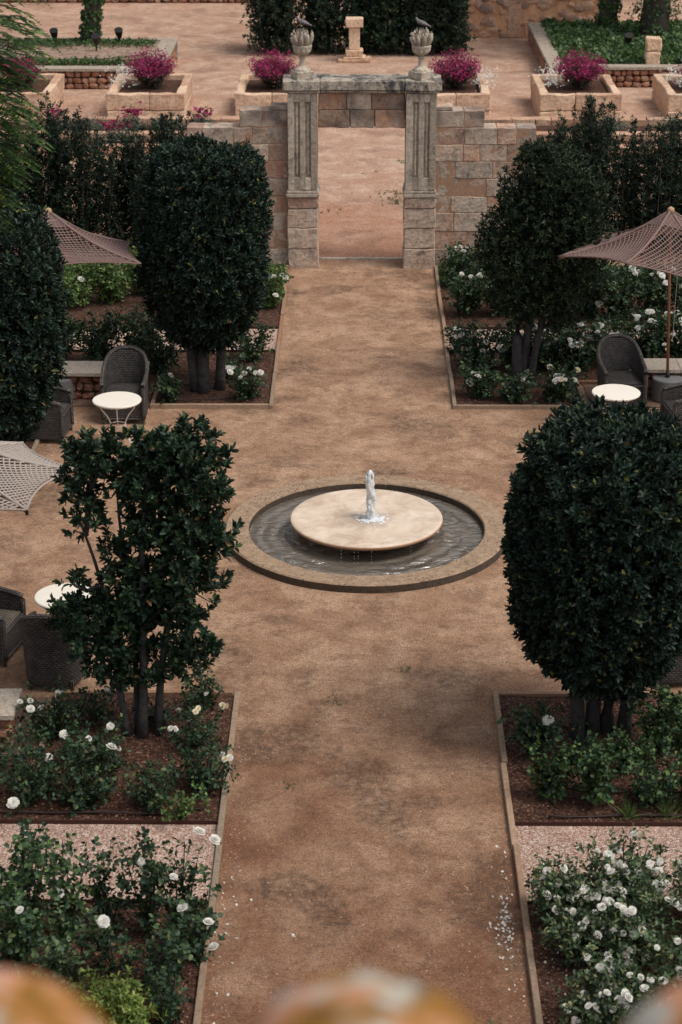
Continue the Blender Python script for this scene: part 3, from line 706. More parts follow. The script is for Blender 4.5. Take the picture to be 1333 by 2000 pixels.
def gaura(x, y, z, r, h, label, seed, white=0):
    rt = root('flowering_plant', (x, y, z), label, 'flowering plant'); rg = np.random.default_rng(seed)
    n = 420; ph = rg.uniform(0, 6.28, n); th = np.sqrt(rg.uniform(0, 1, n)) * 1.0
    D = np.stack([np.sin(th) * np.cos(ph) * r, np.sin(th) * np.sin(ph) * r, np.cos(th * .95) * h], 1) * rg.uniform(.7, 1.08, (n, 1))
    m = MB()
    for i in range(0, n, 4):
        d = D[i]; m.tube([(d[0] * .1, d[1] * .1, 0), (d[0] * .6, d[1] * .6, d[2] * .62), tuple(d)], [.006, .004, .003], 3, False)
    m.build('stems', M['gauraleaf'], rt)
    nl = 1600; t = rg.uniform(.1, .72, nl); d = D[rg.integers(0, n, nl)]
    P = d * t[:, None] + rg.normal(0, .05, (nl, 3)); P[:, 2] = np.abs(P[:, 2])
    V, F = sprigs(P, d + rg.normal(0, .2, (nl, 3)), 5, .075, .016, rg, .3, 1.1, 1.0, simple=True)
    quads('foliage', V, None, M['gauraleaf'], rt, F=F)
    nf = 2100; t = rg.uniform(.50, 1.06, nf) ** .7; d = D[rg.integers(0, n, nf)]
    P = d * t[:, None] + rg.normal(0, .045, (nf, 3)); P[:, 2] = np.maximum(P[:, 2], .05)
    V, F = sprigs(P, rg.normal(0, .6, (nf, 3)) + [0, -.5, .6], 4, .032, .022, rg, 1.0, 1.4, .1, simple=True)
    tag(quads('flowers', V, None, M['gaura'], rt, F=F), None, None, None, 'stuff')
    if white:
        nf = 150; P = np.stack([rg.normal(white * r * .8, .2, nf), rg.normal(-.1, .3, nf), rg.uniform(.1, h * .62, nf)], 1)
        V, F = sprigs(P, rg.normal(0, .6, (nf, 3)) + [0, -.3, .6], 4, .04, .028, rg, 1.0, 1.4, .1, simple=True)
        tag(quads('white_flowers', V, None, M['bloom'], rt, F=F), None, None, None, 'stuff')
for i, (x0, x1, nm) in enumerate(((-9.2, -7.4, 'leftmost, beside the feathery tree'), (-6.02, -4.14, 'in front of the left raised bed corner'), (-2.92, -1.2, 'just left of the gate'), (1.5, 3.22, 'just right of the gate'), (4.42, 6.38, 'in front of the ivy bed corner'), (7.5, 9.4, 'at the right picture edge'))):
    planter(x0, x1, 48.0, 50.75, .66, 'ochre stone box planter %s' % nm, 90 + i)
    gx = (x0 + x1) / 2 + (0, .02, 0, .1, .1, .1)[i]
    gaura(gx, 49.45, .53, (.66, .80, .84, .86, .84, .8)[i], (.75, .92, .88, .88, .90, .88)[i], 'bushy magenta flowering plant in the planter %s' % nm, 120 + i, (0, -1, 0, 1, -1, -1)[i])

# rubble walls: packed rounded stones over a dark core
def rubble(x0, x1, z0, z1, y, rows, rnd, mb, dep=.07, sub=2, axis='x'):
    hrow = (z1 - z0) / rows
    for r in range(rows):
        x = x0 + rnd.uniform(-.1, 0)
        while x < x1:
            L = hrow * rnd.uniform(.8, 1.7); cz = z0 + hrow * (r + .5) + rnd.uniform(-.12, .12) * hrow; cx = x + L / 2
            if cx > x1: break
            bm = bmesh.new(); bmesh.ops.create_icosphere(bm, subdivisions=sub, radius=1); sd = rnd.uniform(0, 99); vs = []
            ang = rnd.uniform(-.35, .35); ca, sa = math.cos(ang), math.sin(ang)
            for v in bm.verts:
                q = v.co; m_ = max(abs(q.x), abs(q.y), abs(q.z)); q = q * (1 / m_) ** .55
                d = 1 + .28 * mnoise.noise(v.co * 1.6 + Vector((sd, 0, 0)))
                px, pz = q.x * L * .49 * d, q.z * hrow * .50 * d
                px, pz = px * ca - pz * sa, px * sa + pz * ca
                py = q.y * dep * d
                vs.append((cx + px, y + py, cz + pz) if axis == 'x' else (y + py, cx + px, cz + pz))
            mb.add(vs, [[q.index for q in f.verts] for f in bm.faces]); bm.free(); x += L
def raised_bed(sx, x0, x1, y0, y1, h, label, seed):
    rt = root('raised_bed', ((x0 + x1) / 2, (y0 + y1) / 2, 0), label, 'raised bed'); ox, oy = (x0 + x1) / 2, (y0 + y1) / 2; rr = random.Random(seed)
    m = MB(); rubble(x0 - ox, x1 - ox, 0, h - .08, y0 - oy + .08, 3, rr, m, .09); xi = (x1 if sx < 0 else x0)
    rubble(y0 - oy, y1 - oy, 0, h - .08, xi - ox - .08 * (-sx), 3, rr, m, .09, 2, 'y')
    m.build('rubble_face', M['rubble'], rt)
    m = MB(); m.box(x0 - ox + .09, x1 - ox - .09, y0 - oy + .09, y1 - oy, -.02, h - .1); m.build('core', M['rubble_mortar'], rt)
    m = MB(); m.box(x0 - ox - .04, x1 - ox + .04, y0 - oy - .04, y0 - oy + .42, h - .085, h)
    xa, xb = (x1 - ox - .42, x1 - ox + .04) if sx < 0 else (x0 - ox - .04, x0 - ox + .42)
    yy = y0 - oy + .424
    while yy < y1 - oy: m.box(xa, xb, yy, min(yy + 1.3, y1 - oy) - .006, h - .085, h - .001); yy += 1.3
    m.box(x0 - ox, x1 - ox + .04 * (sx < 0), y1 - oy, y1 - oy + .25, -.02, h); m.build('coping', M['coping'], rt, bevel=.012, cuts=2, disp=.015, dscale=3)
    return rt
raised_bed(-1, -15, -5.07, 52.05, 56.6, .55, 'raised rubble bed with grey coping, gravel mulch and an ivy clad trunk', 7)
raised_bed(1, 5.07, 15, 52.4, 59.5, .55, 'raised rubble bed with grey coping filled with ivy', 8)
sheet('bed_gravel', -14.9, -5.5, 52.5, 56.55, .50, mat_simple('stony_mulch', (.30, .21, .16), .95, .2, .8, 9, .9, .06))
sheet('bed_soil', 5.5, 14.9, 52.8, 59.4, .47, M['soil'])
rg = np.random.default_rng(77); n = 15000
P = np.stack([rg.uniform(5.45, 14, n), rg.uniform(52.85, 59.4, n), np.full(n, .5)], 1); P[:, 2] += .12 * vnoise(P, 1.3) + rg.uniform(0, .12, n)
V, F = sprigs(P, np.stack([rg.normal(0, .5, n), rg.normal(-.3, .5, n), np.ones(n)], 1), 4, .11, .10, rg, .7, 1.4, .3, simple=True)
tag(quads('ivy_ground_cover', V, None, M['ivy'], F=F), 'dense green ivy covering the right raised bed', 'ivy', None, 'stuff')
n = 1500; P = np.stack([rg.uniform(-9.5, -5.6, n) + 0 * rg.normal(0, .1, n), rg.choice([0, 1], n, p=[.5, .5]), np.full(n, .5)], 1)
P[:, 1] = np.where(P[:, 1] == 0, 52.6 + np.abs(rg.normal(0, .35, n)), 56.4 - np.abs(rg.normal(0, .5, n))); P[:, 2] += rg.uniform(0, .08, n)
V, F = sprigs(P, np.stack([rg.normal(0, .5, n), rg.normal(0, .5, n), np.ones(n)], 1), 4, .09, .04, rg, .5, 1.3, .3, simple=True)
tag(quads('weeds', V, None, M['ivy'], F=F), 'low green weeds on the gravel of the left raised bed', 'weeds', None, 'stuff')
hose([(-9, 53.9), (-8, 53.6), (-6.9, 53.6), (-5.6, 54.3)], 'dark hose lying over the mulch of the left raised bed')
bpy.data.objects[-1] if False else None
[setattr(o, 'location', (0, 0, .47)) for o in COL.objects if o.get('label') == 'dark hose lying over the mulch of the left raised bed']

def spotlight(x, y, z, h, label):
    rt = root('garden_spotlight', (x, y, z), label, 'spotlight'); m = MB(); m.tube([(0, 0, 0), (0, 0, h)], .025, 6); m.build('stake', M['lamp'], rt)
    m = MB(); m.tube([(0, .07, h - .04), (0, -.02, h + .08), (0, -.09, h + .20)], [.06, .10, .12], 12); m.build('head', M['lamp'], rt)
spotlight(-8.45, 56.45, .5, .14, 'small dark garden spotlight left of the ivy clad trunk')
spotlight(-6.62, 56.3, .5, .18, 'small dark garden spotlight right of the ivy clad trunk')
spotlight(-7.1, 55.0, .5, .22, 'small dark garden spotlight in front of the ivy clad trunk')
spotlight(7.45, 55.4, .55, .14, 'dark garden spotlight in the ivy left of the stone post')

# pedestal and little post
pd = root('pedestal', (-.06, 56.3, 0), 'small ochre stone pedestal standing before the dark shrubs', 'pedestal')
m = MB(); m.box(-.46, .46, -.3, .3, 0, .10); m.build('step', M['redwall'], pd, bevel=.02, cuts=2, disp=.02)
m = MB(); m.box(-.32, .32, -.32 * .75, .24, .104, .16); m.box(-.24, .24, -.22, .22, .163, .34); m.build('base', M['planter'], pd, bevel=.02, cuts=2, disp=.02)
m = MB(); m.box(-.15, .15, -.15, .15, .344, .96); m.build('shaft', M['planter'], pd, bevel=.015, cuts=2, disp=.015)
m = MB(); m.box(-.24, .24, -.22, .22, .964, 1.20); m.build('cap', M['planter'], pd, bevel=.015, cuts=2, disp=.015)
m = MB(); m.box(-.2, .2, -.17, .17, 0, .36, .01); m.box(-.2, .2, -.17, .17, .37, .72, .01)
tag(m.build('stone_post', M['planter'], loc=(7.78, 52.95, .5), bevel=.03, cuts=2, disp=.04), 'short two block stone post on the edge of the ivy bed', 'post')

# background building and far rubble wall
bd = root('stone_building', (5.1, 61.2, 0), 'ochre plastered rubble stone building wall behind the dark shrubs', 'building')
m = MB(); m.box(-2.3, 2.35, -.9, 3, -.05, 4.2); m.build('wall', M['wallplaster'], bd, cuts=5, disp=.05, dscale=1.5)
m = MB(); rr = random.Random(5)
for i in range(240):
    x = rr.uniform(-2.15, 2.2); z = rr.uniform(.03, 3.9) ** 1.0; s = rr.uniform(.05, .19)
    bm = bmesh.new(); bmesh.ops.create_icosphere(bm, subdivisions=2, radius=1); sd_ = rr.uniform(0, 99)
    vs = []
    for v in bm.verts:
        q = v.co; d = 1 + .35 * mnoise.noise(q * 1.5 + Vector((sd_, 0, 0))); vs.append((x + q.x * s * 1.2 * d, -.9 + q.y * .045, z + q.z * s * .8 * d))
    m.add(vs, [[q.index for q in f.verts] for f in bm.faces]); bm.free()
m.build('stones', M['wallstone'], bd)
m = MB(); m.box(-.62, -.2, -.93, -.5, .02, 1.0, .02); m.box(-.62, .35, -.925, -.5, 1.01, 1.25, .02); m.box(-.1, .12, -.93, -.5, .02, .5, .02)
m.build('dressed_stones', M['wallstone'], bd, bevel=.03)
m = MB(); rubble(-6, 6, 0, 1.3, 0, 6, random.Random(9), m, .14); w_ = root('rubble_wall', (-8, 67.4, 0), 'long rubble stone wall behind the far sand court', 'wall'); m.build('stones', M['rubble'], w_)
m = MB(); m.box(-6, 6, .02, .5, -.02, 1.26); m.build('core', M['rubble_mortar'], w_)

rg = np.random.default_rng(900); n = 16000  # unseen tree belt, added so the basin water reflects dark below the sky
P = np.stack([rg.uniform(-60, 60, n), rg.uniform(74, 82, n), rg.uniform(0, 1, n) ** .8], 1)
P[:, 2] *= 16 + 5 * np.array([mnoise.noise(Vector((float(x) * .11, 3, 0))) for x in P[:, 0]])
V, F = sprigs(P, rg.normal(0, .6, (n, 3)) + [0, -.4, .5], 6, .75, .35, rg, simple=True)
tag(quads('added_treeline', V, None, M['hedgeleaf'], F=F), 'unseen dark evergreen trees beyond the far wall, added for the water reflection', 'added_treeline', None, 'stuff')
# ================================================================== PLANTS
def stems_mesh(paths, mat, parent, name='stems', n=4):
    m = MB()
    for pts, r in paths: m.tube(pts, r, n, False)
    return m.build(name, mat, parent, smooth=True)

def crown_tree(x, y, label, stems, zc, rx, ry, rz, nsp, k, L, W, mat, seed, expo=3.0, taper=.25, shell=(.72, 1.0), cx=0, lump=.10, inner=.25, toplean=0, holes=0):
    """multi-stem clipped tree: super-ellipsoid crown of leaf sprigs"""
    rt = root('laurel_tree', (x, y, 0), label, 'tree'); rg = np.random.default_rng(seed); rd = random.Random(seed)
    D = rg.normal(0, 1, (nsp, 3)); D /= np.linalg.norm(D, axis=1, keepdims=True)
    q = (np.abs(D[:, 0]) ** expo + np.abs(D[:, 1]) ** expo) ** (1 / expo)
    # horizontally round, vertically squarish
    hr = np.sqrt(D[:, 0] ** 2 + D[:, 1] ** 2); den = (hr ** expo + np.abs(D[:, 2]) ** expo) ** (1 / expo)
    S = D / den[:, None]
    s = np.where(rg.uniform(0, 1, nsp) < inner, rg.uniform(.25, shell[0], nsp), 1 - np.abs(rg.normal(0, .5 * (1 - shell[0]), nsp)))
    lm = 1 + lump * vnoise(D * 2.2, 1.0, seed) * 2 + lump * .6 * vnoise(D * 6, 1.0, seed + 7) * 2
    P = S * (s * lm)[:, None]
    tz = np.clip(P[:, 2], -1.1, 1.1)
    f = 1 - taper * np.clip(-tz - .15, 0, 1) ** 1.4 * 1.1 - .03 * np.clip(tz, 0, 1) ** 2
    P = np.stack([cx + P[:, 0] * rx * f + toplean * tz, P[:, 1] * ry * f, zc + P[:, 2] * rz], 1)
    if holes:
        h = vnoise(P, 1.9, seed + 3); kp = h > -holes; P = P[kp]; D = D[kp]
    A = D * .9 + np.array([0, 0, .75]) + rg.normal(0, .38, P.shape)
    V, F = sprigs(P, A, k, L, W, rg)
    for (sx, sy, ex, ey, ez, r) in stems:
        pts = []; rs = []
        for i in range(11):
            t = i / 10; wob = .05 * math.sin(t * 4 + sx * 30)
            pts.append((sx + (ex - sx) * t ** 1.3 + wob * t, sy + (ey - sy) * t + wob * .5 * t, -.03 + ez * t)); rs.append(r * (1.28 if i == 0 else 1.08 - .62 * t))
        m = MB(); m.tube(pts, rs, 10); m.build('trunk', M['bark'], rt, smooth=True)
    paths = []
    for i in range(60):
        p = P[rd.randrange(len(P))]; st = stems[rd.randrange(len(stems))]; t = rd.uniform(.3, .9)
        b = (st[0] + (st[2] - st[0]) * t ** 1.3, st[1] + (st[3] - st[1]) * t, st[4] * t)
        if p[2] < b[2]: continue
        md = tuple((b[j] + p[j]) / 2 + rd.uniform(-.08, .08) for j in range(3)); paths.append(([b, md, tuple(p)], [.018, .012, .005]))
    if paths: stems_mesh(paths, M['bark'], rt, 'branches')
    quads('crown', V, None, mat, rt, F=F)
    return rt

crown_tree(-2.29, 28.1, 'dense clipped dark laurel tree in the far left bed near the gate',
           [(-.08, 0, -.35, .1, 2.4, .085), (.02, -.06, .05, 0, 2.5, .09), (.26, .05, .45, 0, 2.4, .075)], 2.20, .93, .93, 1.46, 5800, 9, .088, .033, M['bay'], 21, 4.2, .46, cx=.08, lump=.055)
crown_tree(-4.75, 24.1, 'dense clipped dark laurel tree at the left picture edge behind the beige parasol',
           [(-.1, 0, -.3, .1, 2.4, .09), (.1, 0, .2, 0, 2.5, .085)], 2.25, 1.02, .98, 1.62, 6000, 9, .090, .034, M['bay'], 22, 3.6, .40, cx=.0, lump=.055)
crown_tree(2.36, 17.57, 'dense clipped dark laurel tree in the front right bed with four grey stems',
           [(-.13, -.02, -.3, .1, 2.2, .075), (.02, .04, .0, .1, 2.3, .075), (.17, .10, .3, .1, 2.2, .07), (.33, .02, .55, -.1, 2.2, .07)], 1.99, .97, .97, 1.35, 8200, 9, .086, .034, M['bay'], 23, 3.8, .46, cx=.10, lump=.055)

# loose trees built from branch clusters
def cluster_tree(name, x, y, label, cat, stems, blobs, k, L, W, mat, seed, dens=1.0):
    rt = root(name, (x, y, 0), label, cat); rg = np.random.default_rng(seed); rd = random.Random(seed)
    Ps = []; As = []; paths = []
    for (bx, by, bz, rx, ry, rz, n) in blobs:
        n = int(n * dens); d = rg.normal(0, 1, (n, 3)); d /= np.linalg.norm(d, axis=1, keepdims=True)
        s = rg.uniform(.1, 1.0, (n, 1)) ** .6 * (1 + .45 * vnoise(d * 2, 1, seed + bx * 9)[:, None])
        p = d * s * np.array([rx, ry, rz]) + np.array([bx, by, bz]); Ps.append(p); As.append(d * .8 + np.array([0, 0, .9]) + rg.normal(0, .35, d.shape))
        st = min(stems, key=lambda s_: abs(s_[2] - bx) + abs(s_[3] - by) * .3)
        t = min(.95, max(.25, (bz - rz * .6) / st[4])); b = Vector((st[0] + (st[2] - st[0]) * t ** 1.3, st[1] + (st[3] - st[1]) * t, st[4] * t))
        c = Vector((bx, by, bz)); md = (b + c) / 2 + Vector((0, 0, -.06)); paths.append(([b, md, c], [.028, .022, .014]))
        for j in range(max(3, n // 14)):
            e = Vector(p[rd.randrange(len(p))]); s0 = md.lerp(c, rd.uniform(0, 1)); paths.append(([s0, (s0 + e) / 2 + Vector((rd.uniform(-.03, .03), rd.uniform(-.03, .03), -.02)), e], [.010, .007, .004]))
    for (sx, sy, ex, ey, ez, r) in stems:
        pts = []; rs = []
        for i in range(13):
            t = i / 12; wob = .05 * math.sin(t * 5 + sx * 20)
            pts.append((sx + (ex - sx) * t ** 1.3 + wob * t, sy + (ey - sy) * t + wob * t * .6, -.03 + ez * t)); rs.append(r * (1.3 if i == 0 else 1.05 - .78 * t))
        m = MB(); m.tube(pts, rs, 10); m.build('trunk', M['bark'], rt, smooth=True)
    stems_mesh(paths, M['bark'], rt, 'branches', 5)
    V, F = sprigs(np.concatenate(Ps), np.concatenate(As), k, L, W, rg)
    quads('crown', V, None, mat, rt, F=F)
    return rt
# front left sparse tree: blobs in local coords (x right, z up)
cluster_tree('laurel_tree', -2.19, 17.54, 'sparse open laurel tree with crooked stems in the front left bed', 'tree',
  [(-.08, 0, -.42, .05, 2.3, .040), (.02, .05, -.05, .1, 2.9, .036), (.07, -.03, .25, -.05, 3.0, .050), (.22, .03, .6, .05, 2.9, .044)],
  [(-.28, 0, 3.02, .26, .26, .22, 120), (-.36, .1, 2.72, .22, .3, .22, 100), (-.38, 0, 2.38, .17, .2, .16, 45), (.22, 0, 3.04, .3, .3, .22, 150), (.62, .05, 3.10, .3, .3, .24, 150), (.40, .1, 2.75, .42, .4, .32, 300), (.78, 0, 2.72, .22, .3, .32, 150), (.05, 0, 2.75, .22, .3, .22, 110),
   (.60, 0, 2.25, .42, .4, .34, 280), (.20, .05, 2.25, .26, .3, .3, 130), (.58, 0, 1.80, .38, .4, .32, 220), (.12, 0, 1.72, .35, .35, .3, 170), (-.10, 0, 2.05, .16, .2, .2, 36), (-.12, .05, 1.45, .3, .3, .3, 140), (-.40, -.05, 1.32, .34, .3, .2, 130), (-.62, -.1, 1.52, .17, .15, .13, 34), (-.52, -.1, 1.72, .10, .1, .12, 18), (-.66, -.05, 1.30, .14, .15, .12, 26), (-.42, 0, .98, .25, .3, .22, 90), (-.12, 0, 1.02, .25, .3, .25, 90),
   (.32, .1, 1.35, .3, .3, .28, 120), (.55, 0, 1.34, .24, .25, .18, 60), (.52, 0, .90, .26, .25, .2, 90), (.12, 0, .72, .3, .25, .15, 70), (.0, .05, 1.3, .3, .3, .3, 110), (.25, 0, .88, .2, .2, .2, 40), (-.22, 0, .66, .2, .2, .14, 40), (.72, 0, 1.05, .12, .1, .14, 22)],
  9, .086, .038, M['bay2'], 31, .66)
cluster_tree('laurel_tree', 2.5, 28.6, 'fine leaved round laurel tree in the far right bed beside the gate wall', 'tree',
  [(-.06, 0, -.1, .1, 2.9, .085), (.02, .05, .3, .1, 2.9, .07), (.14, 0, .75, 0, 2.7, .06)],
  [(.32, 0, 3.18, .52, .5, .42, 560), (.05, .1, 2.75, .55, .55, .45, 560), (.75, 0, 2.85, .5, .5, .48, 520), (.35, 0, 2.5, .6, .6, .5, 620), (-.30, 0, 2.40, .36, .4, .42, 300), (.85, 0, 2.25, .42, .5, .5, 440), (-.35, -.05, 1.95, .42, .4, .42, 340), (.15, 0, 1.9, .55, .5, .5, 560), (.75, 0, 1.75, .45, .45, .45, 400), (-.15, 0, 1.45, .45, .45, .35, 330), (.45, 0, 1.35, .5, .45, .4, 400), (.0, 0, 1.08, .35, .35, .25, 170), (.55, 0, 1.02, .3, .3, .25, 150), (-.62, 0, 2.15, .14, .1, .30, 40), (.1, 0, 3.42, .3, .2, .18, 110)],
  8, .065, .024, M['bay3'], 32, 1.0)

# hedges of upright shrubs
def hedge(name, label, cat, x0, x1, y0, y1, h, nst, seed, mat, L=.085, W=.03, k=7, hv=.35, per=.06, group=None, sil=None, spr=.10, cl=.07):
    rt = root(name, ((x0 + x1) / 2, (y0 + y1) / 2, 0), label, cat, group); ox, oy = rt.location.x, rt.location.y
    rg = np.random.default_rng(seed); Ps = []; As = []; paths = []
    for i in range(nst):
        bx, by = rg.uniform(x0 - ox, x1 - ox), rg.uniform(y0 - oy, y1 - oy)
        u = (bx / ((x1 - x0) / 2))
        hh = h * (1 + hv * mnoise.noise(Vector((bx * 1.1 + seed, by, 0)))) * rg.uniform(.72, 1.06)
        if sil: hh *= sil(u)
        tx, ty = bx + rg.normal(0, spr), by + rg.normal(0, spr)
        n = int(hh / per); t = rg.uniform(.08, 1, n); t[0] = 1
        p = np.stack([bx + (tx - bx) * t, by + (ty - by) * t, hh * t], 1) + rg.normal(0, cl, (n, 3)) * np.minimum(1, (1.15 - t))[:, None]
        a = rg.normal(0, .55, (n, 3)) + [0, -.1, .9]; Ps.append(p); As.append(a)
        if i % 3 == 0: paths.append(([(bx, by, 0), ((bx + tx) / 2, (by + ty) / 2, hh * .5), (tx, ty, hh)], [.014, .010, .004]))
    stems_mesh(paths, M['darkbark'], rt)
    V, F = sprigs(np.concatenate(Ps), np.concatenate(As), k, L, W, rg, simple=True)
    quads('foliage', V, None, mat, rt, F=F); return rt
hedge('hedge', 'tall dark hedge left of the gate wall behind the left parasol', 'hedge', -6.9, -2.9, 35.8, 36.9, 2.15, 330, 51, M['hedgeleaf'])
hedge('hedge', 'tall dark hedge right of the gate wall behind the right parasol', 'hedge', 3.25, 8.2, 35.6, 36.9, 2.25, 400, 52, M['hedgeleaf'])
for i, (a, c, nm, hh) in enumerate(((-2.95, -1.85, 'leftmost, tall and narrow', 2.7), (-1.5, -.4, 'second from left, airy, behind the pedestal', 2.8), (-.15, 1.1, 'third from left, bright green, right of the pedestal', 2.8), (1.3, 3.0, 'rightmost, wide and darkest, beside the building', 3.0))):
    hedge('evergreen_shrub', 'dark evergreen shrub %s' % nm, 'shrub', a, c, 57.2, 58.6, hh, (60, 60, 110, 170)[i], 60 + i, M['hedgeleaf' if i != 2 else 'bay2'], .12, .055, 7, .45, .07, 'shrubs in a row behind the pedestal', sil=lambda u: 1 - .45 * abs(u) ** 2.5, spr=.22, cl=.16)

# roses
rb = []
def bloom_mesh(seed, mat, d=.095):
    rg = np.random.default_rng(seed); parts = []
    V = []; F = []
    for ring, (n, r0, r1, z0, z1) in enumerate(((7, .10, .5, .0, .10), (6, .08, .40, .02, .24), (5, .05, .26, .03, .33), (4, .02, .14, .06, .36))):
        for k in range(n):
            a = 2 * PI * k / n + ring * .5 + rg.uniform(-.15, .15); wd = PI / n * 1.55; rr = r1 * rg.uniform(.88, 1.1)
            b = len(V); zz = z1 + rg.uniform(-.03, .03)
            for (r, da, z) in ((r0, -wd * .5, z0), (r0, wd * .5, z0), (rr * .75, wd, zz * .75), (rr * .75, -wd, zz * .75), (rr, wd * .45, zz), (rr, -wd * .45, zz)):
                V.append((r * math.cos(a + da) * d, r * math.sin(a + da) * d, z * d))
            F += [(b, b + 1, b + 2, b + 3), (b + 3, b + 2, b + 4, b + 5)]
    o = quads('rose_bloom', V, None, mat, F=F); me = o.data; bpy.data.objects.remove(o); return me
BL = [bloom_mesh(i, M['bloom']) for i in range(4)]; CR = [bloom_mesh(9, M['cream'])]
def rose(x, y, h, r, label, seed, canes=14, per=.035, L=.05, W=.032, mat='roseleaf', blooms=0, bsize=1.0, cream=0, low=.25, k=5, clusters=False, name='rose_bush', fixed=None, spreadz=1):
    rt = root(name, (x, y, .02), label, 'rose bush' if name == 'rose_bush' else 'shrub'); rg = np.random.default_rng(seed); Ps = []; As = []; paths = []; tips = []
    for i in range(canes):
        ph = rg.uniform(0, 6.28); rr = r * math.sqrt(rg.uniform(.02, 1)); hh = h * rg.uniform(.6, 1.03) * (1 - .25 * (rr / r) ** 2)
        ex, ey = rr * math.cos(ph), rr * math.sin(ph); n = max(4, int(hh / per))
        t = rg.uniform(low, 1, n); t[0] = 1
        bow = .25 * rr
        px = ex * t ** .8; py = ey * t ** .8; pz = hh * t
        sp = .035 + .10 * r * (1.1 - np.abs(t - .6))
        p = np.stack([px, py, pz], 1) + rg.normal(0, 1, (n, 3)) * sp[:, None]; p[:, 2] = np.maximum(p[:, 2], .03)
        Ps.append(p); As.append(rg.normal(0, .6, (n, 3)) + [math.cos(ph) * .3, math.sin(ph) * .3, .8])
        paths.append(([(ex * .08, ey * .08, -.02), (ex * .5, ey * .5, hh * .45), (ex, ey, hh)], [.009, .007, .004])); tips.append((ex, ey, hh))
    stems_mesh(paths, M['cane'], rt)
    P = np.concatenate(Ps); A = np.concatenate(As)
    V, F = sprigs(P, A, k, L, W, rg, .7, 1.35, 1.2, .18, .25)
    quads('foliage', V, None, M[mat], rt, F=F)
    for (fx, fy, fz, fs) in (fixed or []):
        o = bpy.data.objects.new('flower', BL[int(rg.integers(4))]); COL.objects.link(o); o.parent = rt; o.location = (fx - x, fy - y, fz - .02); o.scale = (fs,) * 3; o.rotation_euler = (rg.uniform(-.1, .7), rg.uniform(-.4, .4), rg.uniform(-1, 1))
    c0 = None
    for i in range(blooms):
        if clusters and c0 is not None and rg.uniform() < .5:
            q = c0 + rg.normal(0, .05, 3) * [1, 1, .5]
        else:
            # upper outer surface
            j = rg.integers(len(P)); best = None
            for _ in range(7):
                j = rg.integers(len(P)); sc = P[j][2] / h - P[j][1] / r * .35 + rg.uniform(0, .35)
                if best is None or sc > best[0]: best = (sc, j)
            q = P[best[1]] + [0, -.01, .04]
        c0 = q; me = CR[0] if i < cream else BL[int(rg.integers(4))]
        o = bpy.data.objects.new('flower', me); COL.objects.link(o); o.parent = rt; o.location = tuple(float(v) for v in q)
        s = bsize * rg.uniform(.75, 1.15); o.scale = (s, s, s); o.rotation_euler = (rg.uniform(.0, .9), rg.uniform(-.5, .5), rg.uniform(-1, 1))
    return rt
FL, FR, BLb, BRb = 'in the front left bed', 'in the front right bed', 'in the far left bed', 'in the far right bed'
ROSES = [
 # front left bed, behind the gravel
 (-3.04, 16.3, .72, .42, 'broad leafy rose bush %s, before the bench end' % FL, 24, 'roseleaf', 1, 1, 0),
 (-2.50, 16.15, .70, .38, 'rose bush left of the bare soil patch %s' % FL, 22, 'roseleaf', 1, 1.1, 0),
 (-3.55, 16.75, .48, .34, 'dark rose bush beside the pale bench slab %s' % FL, 22, 'roseleaf', 1, 1, 0),
 (-3.0, 17.5, .62, .32, 'rose bush with a tall shoot behind the wicker chair %s' % FL, 16, 'roseleaf', 5, .9, 0),
 (-1.92, 16.15, .42, .36, 'low spreading rose bush below the sparse tree %s' % FL, 20, 'roseleaf', 0, 1, 0),
 (-1.45, 16.5, .50, .34, 'rose bush spilling over the timber edging %s' % FL, 20, 'roseleaf', 3, .85, 1),
 (-1.58, 17.3, .45, .28, 'rose bush with cream blooms right of the sparse tree %s' % FL, 14, 'roseleaf', 9, .75, 4),
 (-1.62, 15.98, .26, .22, 'tiny bright rose plant beside the gravel strip %s' % FL, 9, 'roseleaf_pale', 0, 1, 0),
 (-1.55, 18.1, .36, .24, 'small dark rose bush in the top corner %s' % FL, 14, 'roseleaf', 1, .8, 0),
 (-2.6, 17.9, .36, .3, 'low rose bush left of the grey stems %s' % FL, 12, 'roseleaf', 1, .8, 0),
 (-2.52, 16.9, .52, .34, 'rose bush with white blooms left of the tree foot %s' % FL, 16, 'roseleaf', 5, .9, 0),
 (-1.95, 17.75, .30, .2, 'small weedy rose plant right behind the grey stems %s' % FL, 9, 'roseleaf', 2, .7, 1),
]
rs = 200
for (x, y, h, r, lb, cn, mt, nb, bs, cr) in ROSES:
    rs += 1; rose(x, y, h * .9, r * .9, lb, rs, int(cn * .8), .028, .048, .034, mt, nb, bs, cr, low=.12, clusters=True)
